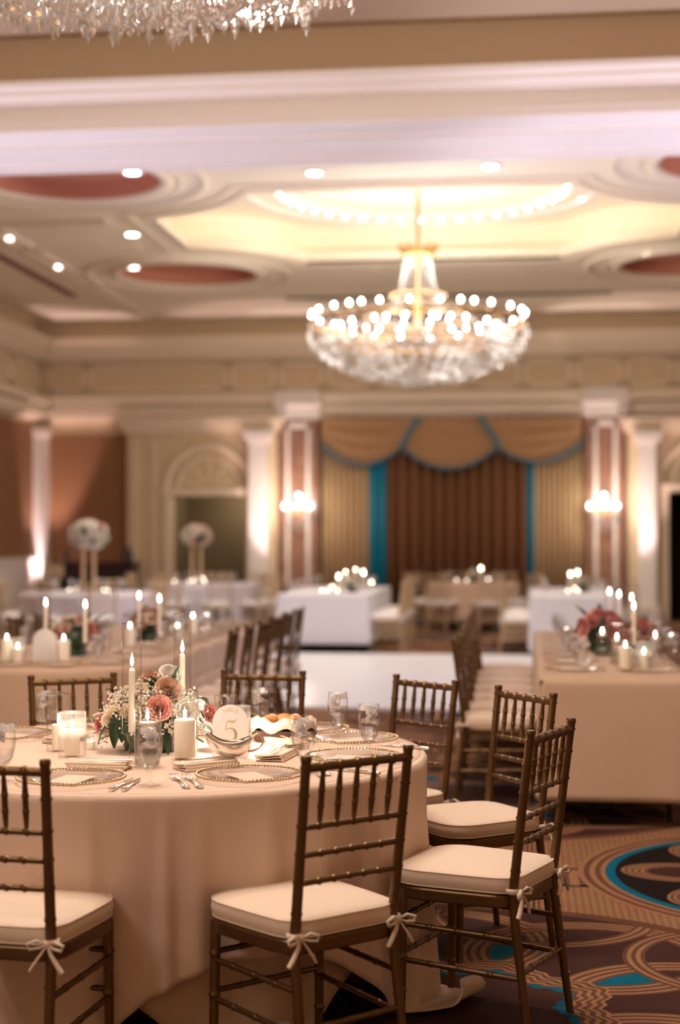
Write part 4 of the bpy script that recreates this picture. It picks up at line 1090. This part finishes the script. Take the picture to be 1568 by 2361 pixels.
# left long table
on_line(TAP, [(106, 9.46), (197, 9.2), (321, 10.6), (368, 10.1)], lambda k: 'lit taper on the round-ended left table, %s' % ('first from the left', 'second from the left', 'third from the left', 'rightmost')[k], 'tapers on the round-ended left table')
on_line(P1, [(17, 9.0), (148, 8.95), (300, 10.2), (445, 11.5)], lambda k: 'cylinder with pillar candle on the round-ended left table, %s' % ('at the photo edge', 'left of the peach flowers', 'before the coral flowers', 'toward the far end')[k], 'pillar candles on the round-ended left table')
on_line(P3, [(42, 8.9), (410, 11.0), (475, 12.2)], lambda k: 'short candle glass on the round-ended left table, %s' % ('right of the leftmost cylinder', 'right of the coral flowers', 'near the far end')[k], 'short candles on the round-ended left table')
on_line(GOB, [(228, 8.8), (378, 10.3), (245, 9.3), (480, 11.3), (515, 12.0), (60, 9.7), (405, 10.9)], lambda k: 'water goblet standing on the round-ended left table', 'goblets on the round-ended left table')
for k in range(7):
    y = 9.3+k*.58
    CHG.put((LX+.43, y, ZT), -PI/2, 'charger on the right side of the round-ended table, %s from the front' % ORD[k], 'chargers on the right of the round-ended table')
    if k < 5: NAP_.put((LX+.22, y+.2, ZT), -PI/2+.1, 'folded napkin on the right side of the round-ended table, %s from the front' % ORD[k], 'napkins on the round-ended table')
for k, az in enumerate((-150, -110, -70, -30)):
    a = math.radians(az); CHG.put((LX+.42*math.cos(a), LY+.42*math.sin(a), ZT), a+PI/2, 'glass charger round the curved end of the left table, %s from the left' % ORD[k], 'chargers round the curved end')
sg2 = copy_tree(sg)
for ch in list(sg2.children):
    if ch.name.startswith(('number', 'letter')): bpy.data.objects.remove(ch)
sg2.location = PD(104, 8.85, ZT); sg2.scale = (1.15, 1.15, 1.15); sg2['label'] = 'blurred white arched sign on the round-ended left table, its face unreadable'
# far tables: floating candle vases, pale glassware
FAR = Proto(hurricane(.045, .16, .03, .10, nm='far_candle_glass'))
FARH = Proto(hurricane(.05, .40, .03, .33, nm='far_tall_candle_glass'))
def far_c(px, py, box_d, group, label):
    # flame height chosen from the picture, distance on the table
    z_ = EYE-(py-1240)*box_d/F
    pr, base = (FARH, .345) if z_ > ZT+.24 else (FAR, .115)
    s = max(.35, (z_-ZT)/base); pr.put(PD(px, box_d, ZT), 0, label, group, (1, 1, s))
for k, (px, py, d) in enumerate(((742, 1363, 19.95), (755, 1360, 20.1), (766, 1353, 20.3), (778, 1362, 20.0), (781, 1331, 20.6), (797, 1319, 21.0), (820, 1314, 21.3), (838, 1322, 21.6), (856, 1343, 21.9))):
    far_c(px, py, d, 'candles on the bright white table', 'candle glass on the bright white table, %s from the left' % ORD[k])
for k, (px, py, d) in enumerate(((1052, 1346, 24.8), (1076, 1346, 24.7), (1109, 1312, 25.0), (1126, 1335, 25.1), (1129, 1345, 24.7))):
    far_c(px, py, d, 'candles on the round table at the curtain', 'candle glass on the round table at the brown curtain, %s from the left' % ORD[k])
for k, (px, py, d) in enumerate(((1309, 1363, 19.8), (1315, 1326, 20.9), (1325, 1357, 20.2), (1332, 1322, 21.2), (1333, 1362, 19.9))):
    far_c(px, py, d, 'candles on the right white table', 'candle glass on the right-hand white table, %s from the left' % ORD[k])
for k, (px, py, d) in enumerate(((402, 1345, 24.2), (418, 1345, 24.5), (436, 1342, 24.2), (447, 1337, 24.6), (468, 1334, 24.9), (472, 1344, 24.2))):
    far_c(px, py, d, 'candles under the smaller floral stand', 'candle glass under the smaller tall floral stand, %s from the left' % ORD[k])
for k, (px, py, d) in enumerate(((160, 1366, 20.3), (177, 1356, 20.6), (240, 1362, 20.2), (249, 1366, 20.0))):
    far_c(px, py, d, 'candles under the larger floral stand', 'candle glass under the larger tall floral stand, %s from the left' % ORD[k])
for (x0, x1, y0, y1), nm in ((WTL, 'bright white table'), (WTR, 'right-hand white table')):
    for k in range(5):
        for s_, xx in ((0, x0+.2), (1, x1-.2)):
            GOB.put((xx, y0+.35+k*.62, ZT), 0, 'small blurred goblet on the %s beyond the dance floor' % nm, 'goblets on the '+nm)
for c, nm in ((cm, 'round table at the curtain'), (cv, 'table under the larger floral stand'), (cw, 'table under the smaller floral stand')):
    for k in range(8):
        a = 2*PI*k/8; GOB.put((c.x+.5*math.cos(a), c.y+.5*math.sin(a), ZT), 0, 'small blurred goblet on the '+nm, 'goblets on the '+nm)
for (p, lab, ms) in ((PD(812, 20.6, ZT), 'blush flowers among candles on the bright white table', [PEACH, WHT, GYP]), (PD(1345, 20.6, ZT), 'pale flowers on the right-hand white table', [PEACH, WHT, CREAM]), (PD(1095, 25.3, ZT), 'pale flowers on the round table at the curtain', [WHT, CREAM])):
    o = small_arr(lab, ms, 9, .15); o.location = p

# ================================================================== CURTAINS
def pleat_panel(name, x0, x1, z0, z1, y, m, nf, amp, label, seed=0, cat='curtain'):
    n = int((x1-x0)/.02)+2; rnd = random.Random(seed); ph = rnd.uniform(0, 6); rows = []
    for z_ in (z1, (z0+z1)/2, z0):
        rows.append([(x0+(x1-x0)*i/n, y+amp*math.sin(2*PI*nf*i/n+ph+.8*math.sin(i*.05+seed)), z_) for i in range(n+1)])
    b = MB(); b.grid(rows); o = solid(b.build(name, m), .004); tag(o, label, cat); return o
CY = WY-.22
TANC = wave_mat('gold_silk_curtain', lin(196, 166, 128), lin(180, 148, 110), 6); BRC = wave_mat('brown_curtain', lin(136, 90, 58), lin(122, 78, 50), 5); TEAL = mat('teal_silk', lin(0, 120, 150), .6)
VAL = wave_mat('gold_valance', lin(182, 142, 102), lin(168, 128, 90), 3, direction='Z'); TEALT = mat('dusty_blue_trim', lin(86, 122, 138), .7)
zt = wz(965)
pleat_panel('curtain', wx(744), wx(856), 0.02, zt, CY, TANC, 8, .045, 'gold curtain panel at the left of the window wall', 1)
pleat_panel('curtain', wx(853), wx(893), 0.02, zt, CY-.03, TEAL, 2, .03, 'teal curtain strip left of the brown curtain', 2)
pleat_panel('curtain', wx(888), wx(1220), 0.02, zt, CY+.03, BRC, 12, .085, 'wide brown pleated curtain in the centre of the back wall', 3)
pleat_panel('curtain', wx(1215), wx(1234), 0.02, zt, CY-.03, TEAL, 1, .02, 'narrow teal curtain strip right of the brown curtain', 4)
pleat_panel('curtain', wx(1230), wx(1345), 0.02, zt, CY, TANC, 9, .045, 'gold curtain panel at the right of the window wall', 5)
def swag(pl, pr, ptop_l, ptop_r, depth_py, label, dy, yl, yr):
    """festoon from (pl,yl) to (pr,yr) sagging to depth_py; top edge between ptop_l..ptop_r"""
    b = MB(); rows = []; tr = []; nr = 16; nc = 28
    for j in range(nr+1):
        v = j/nr; row = []
        for i in range(nc+1):
            u = i/nc; px_t = ptop_l+(ptop_r-ptop_l)*u; py_t = 962
            s = (2*u-1); px_b = pl+(pr-pl)*u; base = yl+(yr-yl)*u; py_b = base+(depth_py-(yl+yr)/2)*(1-s*s)
            px = px_t+(px_b-px_t)*v; py = py_t+(py_b-py_t)*v; P = PY(px, py, WY-.3)
            row.append((P.x, WY-.32-dy-.03*math.sin(v*PI*6)*(1-s*s)-.10*v*(1-s*s), P.z))
        rows.append(row)
    b.grid(rows); t = solid(b.build('curtain_swag', VAL), .004); tag(t, label, 'valance')
    b = MB(); b.tube([Vector(p)+Vector((0, -.02, -.03)) for p in rows[-1]], .055, 8, flat=.5); b.build('blue_trim', TEALT, t)
swag(742, 925, 742, 968, 1068, 'left draped swag of the gold valance with blue edging', .03, 1020, 1030)
swag(1150, 1342, 1104, 1342, 1062, 'right draped swag of the gold valance with blue edging', .03, 1030, 1015)
swag(925, 1148, 960, 1108, 1078, 'middle draped swag of the gold valance with blue edging', .0, 1026, 1026)
b = MB(); 
for (a, c) in (((968, 962), (925, 1030)), ((1104, 962), (1150, 1030))):
    b.tube([PY(a[0]+(c[0]-a[0])*t_/6, a[1]+(c[1]-a[1])*(t_/6)**1.3, WY-.42) for t_ in range(7)], .05, 8)
tag(b.build('valance_braid', TEALT), 'blue braid edging where the three valance swags meet', 'braid')

# ================================================================== CHANDELIERS
def chandelier():
    t = empty('crystal_chandelier', cat='chandelier')   # origin at ring level z=0
    b = MB()
    for r_, z_, w in ((1.40, -.05, .02), (1.05, -.30, .018), (.7, .0, .016), (.35, .30, .015)):
        b.tube([(r_*math.cos(2*PI*k/64), r_*math.sin(2*PI*k/64), z_) for k in range(64)], w, 8, True)
    for k in range(16):
        a = 2*PI*k/16; c, s = math.cos(a), math.sin(a)
        b.tube([(.08*c, .08*s, -.1), (.4*c, .4*s, -.28), (.9*c, .9*s, -.22), (1.25*c, 1.25*s, -.16), (1.40*c, 1.40*s, -.05)], .009, 6)
    b.build('frame', GOLDR, t)
    b = MB(); b.lathe([(.02, -.3), (.05, -.2), (.03, 0), (.055, .1), (.02, .3), (.022, .8), (.04, .83), (.026, .86), (.026, 1.72)], n=16); b.build('rod', GOLDR, t)
    b = MB(); b.lathe([(.02, 1.72), (.09, 1.74), (.14, 1.78), (.16, 1.80)], n=24); b.build('canopy', GOLDR, t)
    b = MB(); b.lathe([(.14, .74), (.20, .80), (.24, .90), (.22, .90), (.18, .80), (.12, .75)], n=24, cap=False)
    for k in range(12):
        a = 2*PI*k/12; b.octa((.24*math.cos(a), .24*math.sin(a), .93), .03, .06)
    b.build('crown', GOLDR, t)
    def bulb(r_, a, z_, par):
        c = (r_*math.cos(a), r_*math.sin(a), z_)
        b = MB(); b.lathe([(.012, -.06), (.03, -.05), (.012, -.04), (.012, 0)], c, 10); cu = b.build('candle_cup', GOLDR, par)
        b = MB(); b.lathe([(.010, 0), (.021, .018), (.019, .036), (.002, .054)], c, 10); b.build('bulb', BULB, cu)
    for k in range(30): bulb(1.38, 2*PI*(k+.3*math.sin(k*5))/30, .03, t)
    for k in range(16): bulb(1.02, 2*PI*(k+.5)/16, -.12, t)
    for k in range(8): bulb(.45, 2*PI*(k+.5)/8, .0, t)
    rnd = random.Random(3)
    def strand(pts, name, drop=True, step=.034, br=.010):
        b = MB(); pts = [Vector(p) for p in pts]
        for i in range(len(pts)-1):
            L = (pts[i+1]-pts[i]).length; n = max(1, int(L/step))
            for j in range(n): b.octa(pts[i].lerp(pts[i+1], j/n), br, br*1.25)
        if drop: b.octa(pts[-1]-Vector((0, 0, .045)), .018, .05)
        b.build(name, CRYSTAL, t)
    # upper cone strands (crown to inner ring)
    for k in range(20):
        a = 2*PI*k/20; c, s = math.cos(a), math.sin(a)
        strand([(.17*c, .17*s, .76), (.2*c, .2*s, .55), (.26*c, .26*s, .3), (.36*c, .36*s, .08)], 'cone_strand', False, .03)
    # bottom basket: swagged garlands, ring to lower ring to the centre
    for k in range(40):
        a = 2*PI*k/40; c, s = math.cos(a), math.sin(a)
        strand([(1.42*c, 1.42*s, -.06), (1.40*c, 1.40*s, -.28), (1.30*c, 1.30*s, -.42), (1.2*c, 1.2*s, -.46)], 'outer_strand')
    for k in range(36):
        a = 2*PI*(k+.5)/36; c, s = math.cos(a), math.sin(a)
        strand([(1.25*c, 1.25*s, -.2), (1.15*c, 1.15*s, -.45), (1.0*c, 1.0*s, -.56), (.78*c, .78*s, -.66), (.72*c, .72*s, -.70)], 'middle_strand')
    for k in range(26):
        a = 2*PI*k/26; c, s = math.cos(a), math.sin(a)
        strand([(.8*c, .8*s, -.45), (.6*c, .6*s, -.68), (.38*c, .38*s, -.75), (.15*c, .15*s, -.78)], 'inner_strand')
    # pendants hanging under the garlands
    for k in range(96):
        a = rnd.uniform(0, 2*PI); rr = math.sqrt(rnd.uniform(.02, 1.9)); rr = min(rr, 1.38); z_ = -.80+.36*(rr/1.4)**2.2+rnd.uniform(-.03, .04)
        b = MB(); c, s = rr*math.cos(a), rr*math.sin(a)
        for j in range(3): b.octa((c, s, z_+.10-.03*j), .009, .012)
        sz = rnd.uniform(.8, 1.3); b.octa((c, s, z_-.03), .019*sz, .05*sz); b.build('pendant', CRYSTAL, t)
    b = MB()
    for r_, z_ in ((1.43, -.2), (1.38, -.34), (1.28, -.45), (1.1, -.55), (.9, -.64), (.66, -.71), (.42, -.76), (.2, -.79)):
        n = int(2*PI*r_/.04)
        for k in range(n):
            a = 2*PI*k/n; zz = z_-.04*abs(math.sin(a*10)); b.octa((r_*math.cos(a), r_*math.sin(a), zz), .012, .016)
    for _ in range(900):
        a = rnd.uniform(0, 2*PI); rr = math.sqrt(rnd.uniform(0.05, 1.9)); z_ = rnd.uniform(-.72+.3*(rr/1.4)**2, -.1); b.octa((rr*math.cos(a), rr*math.sin(a), z_), .011, .02)
    b.build('crystal_beads', CRYSTAL, t, kind='stuff')
    return t
CH = Proto(chandelier())
CH.put((CHAND_FAR.x, CHAND_FAR.y, 4.33), .1, 'large lit crystal chandelier hanging over the dance floor')
CH.put((CHAND_NEAR.x, CHAND_NEAR.y, 4.33), .4, 'crystal chandelier of which only hanging drops show at the top left')

# ================================================================== SCONCES, DOWNLIGHTS, COVE BULBS
def sconce():
    t = empty('wall_sconce', cat='sconce')
    b = MB(); b.lathe([(.05, 0), (.09, .02), (.03, .04)], (0, 0, 0), 20, axis=(0, -1, 0)); b.seg((0, -.02, 0), (0, -.2, -.05), .012)
    b.tube([(.26*math.cos(a), -.2+.16*math.sin(a), -.08) for a in [2*PI*k/24 for k in range(24)]], .012, 8, True); b.build('bracket', GOLDR, t)
    for k in range(7):
        a = PI+PI*k/6 if k < 6 else 0; r_ = .26 if k < 6 else .0; c = (r_*math.cos(a), -.2+.16*math.sin(a) if k < 6 else -.2, .0 if k < 6 else .18)
        b = MB(); b.lathe([(.012, -.08), (.028, -.06), (.012, -.04), (.01, 0)], c, 10); cu = b.build('candle_cup', GOLDR, t)
        b = MB(); b.lathe([(.01, 0), (.026, .025), (.021, .05), (.003, .085)], c, 10); b.build('bulb', SBULB, cu)
    b = MB(); rnd = random.Random(2)
    for k in range(160):
        a = rnd.uniform(0, 2*PI); v = rnd.random(); r_ = .27*(1-v**1.5); b.octa((r_*math.cos(a), -.2+.6*r_*math.sin(a), -.1-.32*v), .012, .022)
    for k in range(50):
        v = rnd.random(); a = rnd.uniform(0, 2*PI); r_ = .12*(1-v); b.octa((r_*math.cos(a), -.2+.6*r_*math.sin(a), .05+.36*v), .012, .02)
    b.build('crystal_beads', CRYSTAL, t, kind='stuff'); return t
SC = Proto(sconce())
for k, (px, lab) in enumerate(((692, 'lit crystal sconce on the left marble pillar'), (1392, 'lit crystal sconce on the right marble pillar'))):
    p = PY(px, 1172, WY-.36); SC.put((p.x, WY-.36, p.z), 0, lab)
    lamp('sconce_light', 'POINT', (p.x, WY-1.1, p.z+.05), 20, (1, .88, .74), .15)
def downlight():
    t = empty('downlight', cat='ceiling light'); b = MB(); b.lathe([(.085, 0), (.12, -.004), (.12, -.016), (.085, -.012)], n=24, cap=False); b.build('trim_ring', CEILW, t)
    b = MB(); b.lathe([(.0005, -.006), (.084, -.006), (.084, -.003)], n=24, cap=False, smooth=False); b.build('lens', DLIGHT, t); return t
DL = Proto(downlight())
dn_l = ['inside the near left terracotta disc', 'at the upper rim of the near left terracotta disc', 'leftmost of the ceiling', 'between the two left terracotta discs', 'near the left air slot', 'at the left rim of the far left terracotta disc', 'inside the far left terracotta disc', 'beside the beam left of the chandelier rod', 'beside the beam right of the chandelier rod', 'at the rim of the far right terracotta disc', 'in the dome right of the chandelier']
for k, (px, py) in enumerate(DOWN+[(1350, 458)]):
    zc_ = CZ
    if k in (0, 6): zc_ = CZ+.2
    if k == 10: zc_ = CZ+.52
    p = T(px, py, zc_)
    DL.put((p.x, p.y, zc_), 0, 'round white downlight '+dn_l[k], None)
    if k not in (1, 10): lamp('downlight_beam', 'SPOT', (p.x, p.y, zc_-.05), 92, (1, .87, .74), .08, (p.x, p.y, 0), 100, .7)
cove = empty('cove_lighting', (0, 0, 0), 0, 'row of warm bulbs hidden behind the lip of the ceiling dome', 'cove light')
C15 = dome_outline(.17); acc = 0; cnt = 0
for i in range(len(C15)):
    a = Vector(C15[i]); c = Vector(C15[(i+1) % len(C15)]); L = (c-a).length; n = max(1, round(L/.31))
    for j in range(n):
        if L < .1 and i % 2: continue
        p = a.lerp(c, j/n); b = MB(); b.ball((p.x, p.y, CZ+.10), .034, 10, 6); o = b.build('bulb', SMALLB, cove); cnt += 1
# soft glow tape on the shelf
b = MB()
ci, co = dome_outline(.10), dome_outline(.24)
b.grid([[(x, y, CZ+.03) for x, y in ci], [(x, y, CZ+.03) for x, y in co]], True, False); b.build('light_tape', emis('warm_tape', (1, .86, .68), .35), cove)
rb = empty('dome_ring_lighting', (0, 0, 0), 0, 'ring of small bulbs round the centre of the ceiling dome', 'ring light')
for k in range(42):
    a = 2*PI*k/42; b = MB(); b.ball((DXC+1.89*math.cos(a), DYC-.1+1.89*math.sin(a), CZ+.455), .030, 10, 6); b.build('bulb', emis('ring_bulb', (1, .93, .84), 3) if k == 0 else MATS['ring_bulb'], rb)

# ================================================================== BAR CORNER AT LEFT
def Lb(px, py, Y): return PY(px, py, Y)
YB = 26.6
x0, x1 = Lb(142, 1300, YB).x, Lb(306, 1300, YB).x
t = empty('bar_cabinet', ((x0+x1)/2, YB+.3, 0), 0, 'dark mahogany bar counter against the brown wall', 'cabinet'); hw = (x1-x0)/2; h_ = Lb(200, 1296, YB).z
b = MB(); b.box((-hw+.03, -.27, 0), (hw-.03, .3, h_-.05)); b.build('body', DARKW, t)
b = MB(); b.box((-hw, -.32, h_-.05), (hw, .32, h_)); b.build('counter_top', DARKW, t)
for k in range(3):
    w_ = (2*hw-.1)/3; xx = -hw+.05+k*w_; b = MB(); b.box((xx+.03, -.29, .15), (xx+w_-.03, -.27, h_-.15)); b.build('door', DARKW, t)
BOT = mat('dark_bottle_glass', lin(24, 28, 24), .15)
for k, (px, h2) in enumerate(((292, .30), (286, .22), (150, .25), (298, .24))):
    p = Lb(px, 1296, YB+.2); b = MB(); b.lathe([(.045, 0), (.045, h2*.55), (.018, h2*.75), (.015, h2)], n=14); o = b.build('bottle', BOT); o.location = (p.x, YB+.3, h_); tag(o, 'dark bottle on the bar counter, %s' % ('tallest at its right end', 'shorter at its right end', 'at its left end', 'at the very right')[k], 'bottle')
for k, px in enumerate((160, 168, 176, 184)):
    p = Lb(px, 1296, YB+.2); b = MB(); b.lathe([(.04, 0), (.005, .01), (.005, .08), (.045, .12), (.04, .20)], n=14, cap=False); o = b.build('stem_glass', GLASS); o.location = (p.x, YB+.25, h_); tag(o, 'stemmed glass in the cluster at the left of the bar counter', 'glass', 'stemmed glasses on the bar')
YB2 = 24.5; x0, x1 = Lb(82, 1340, YB2).x, Lb(205, 1340, YB2).x; ht = Lb(120, 1334, YB2).z
b = MB(); b.box((x0, YB2, 0), (x1, YB2+.7, ht)); b.box((x0-.02, YB2-.02, ht-.03), (x1+.02, YB2+.72, ht)); tag(b.build('draped_station', BLACKC), 'low black-draped service station in front of the bar', 'service table')
# ================================================================== UPLIGHTS
upm = mat('black_fixture', (.02, .02, .02), .4)
def uplight(p, power, color, label, target, ang=50, vis=True):
    t = empty('uplight', (p[0], p[1], 0), 0, label, 'uplight'); b = MB(); b.lathe([(.09, 0), (.10, .02), (.08, .14), (.07, .14), (.065, .10), (.0005, .10)], n=18); b.build('housing', upm, t)
    b = MB(); b.lathe([(.0005, .115), (.06, .115)], n=18, cap=False, smooth=False); b.build('lens', MATS.get('uplight_lens') or emis('uplight_lens', (1, .8, .85), 12), t)
    lamp('uplight_beam', 'SPOT', (p[0], p[1], .16), power, color, .06, target, ang, .5)
for px_ in (694, 1394):
    x = PY(px_, 1400, WY-.6).x
    uplight((x, WY-.8), 130, (1, .84, .88), 'small uplight at the foot of the %s marble pillar' % ('left' if px_ < 1000 else 'right'), (x, WY-.5, 3.9), 24)
PINKL = (1, .72, .74); LIL = (.80, .76, 1)
for k, (px, Yp, pw) in enumerate(((100, WY-.75, 300), (605, PF-.7, 190), (1489, PF-.7, 190))):
    x = PY(px, 1400, Yp).x
    uplight((x, Yp), pw, PINKL, 'small uplight at the foot of the %s white pilaster' % ('corner', 'left portico', 'right portico')[k], (x, Yp+.35, 3.8), 42)
for k, (x, y, tx, pw) in enumerate(((3.9, 11.5, 3.0, 850), (-5.6, 11.8, -4.0, 500), (.9, 12.6, .9, 0))):
    if pw: uplight((x, y), pw, LIL, 'uplight on the carpet washing the ceiling beam at the %s' % ('right', 'left')[k], (tx, 13.6, 5.0), 70)
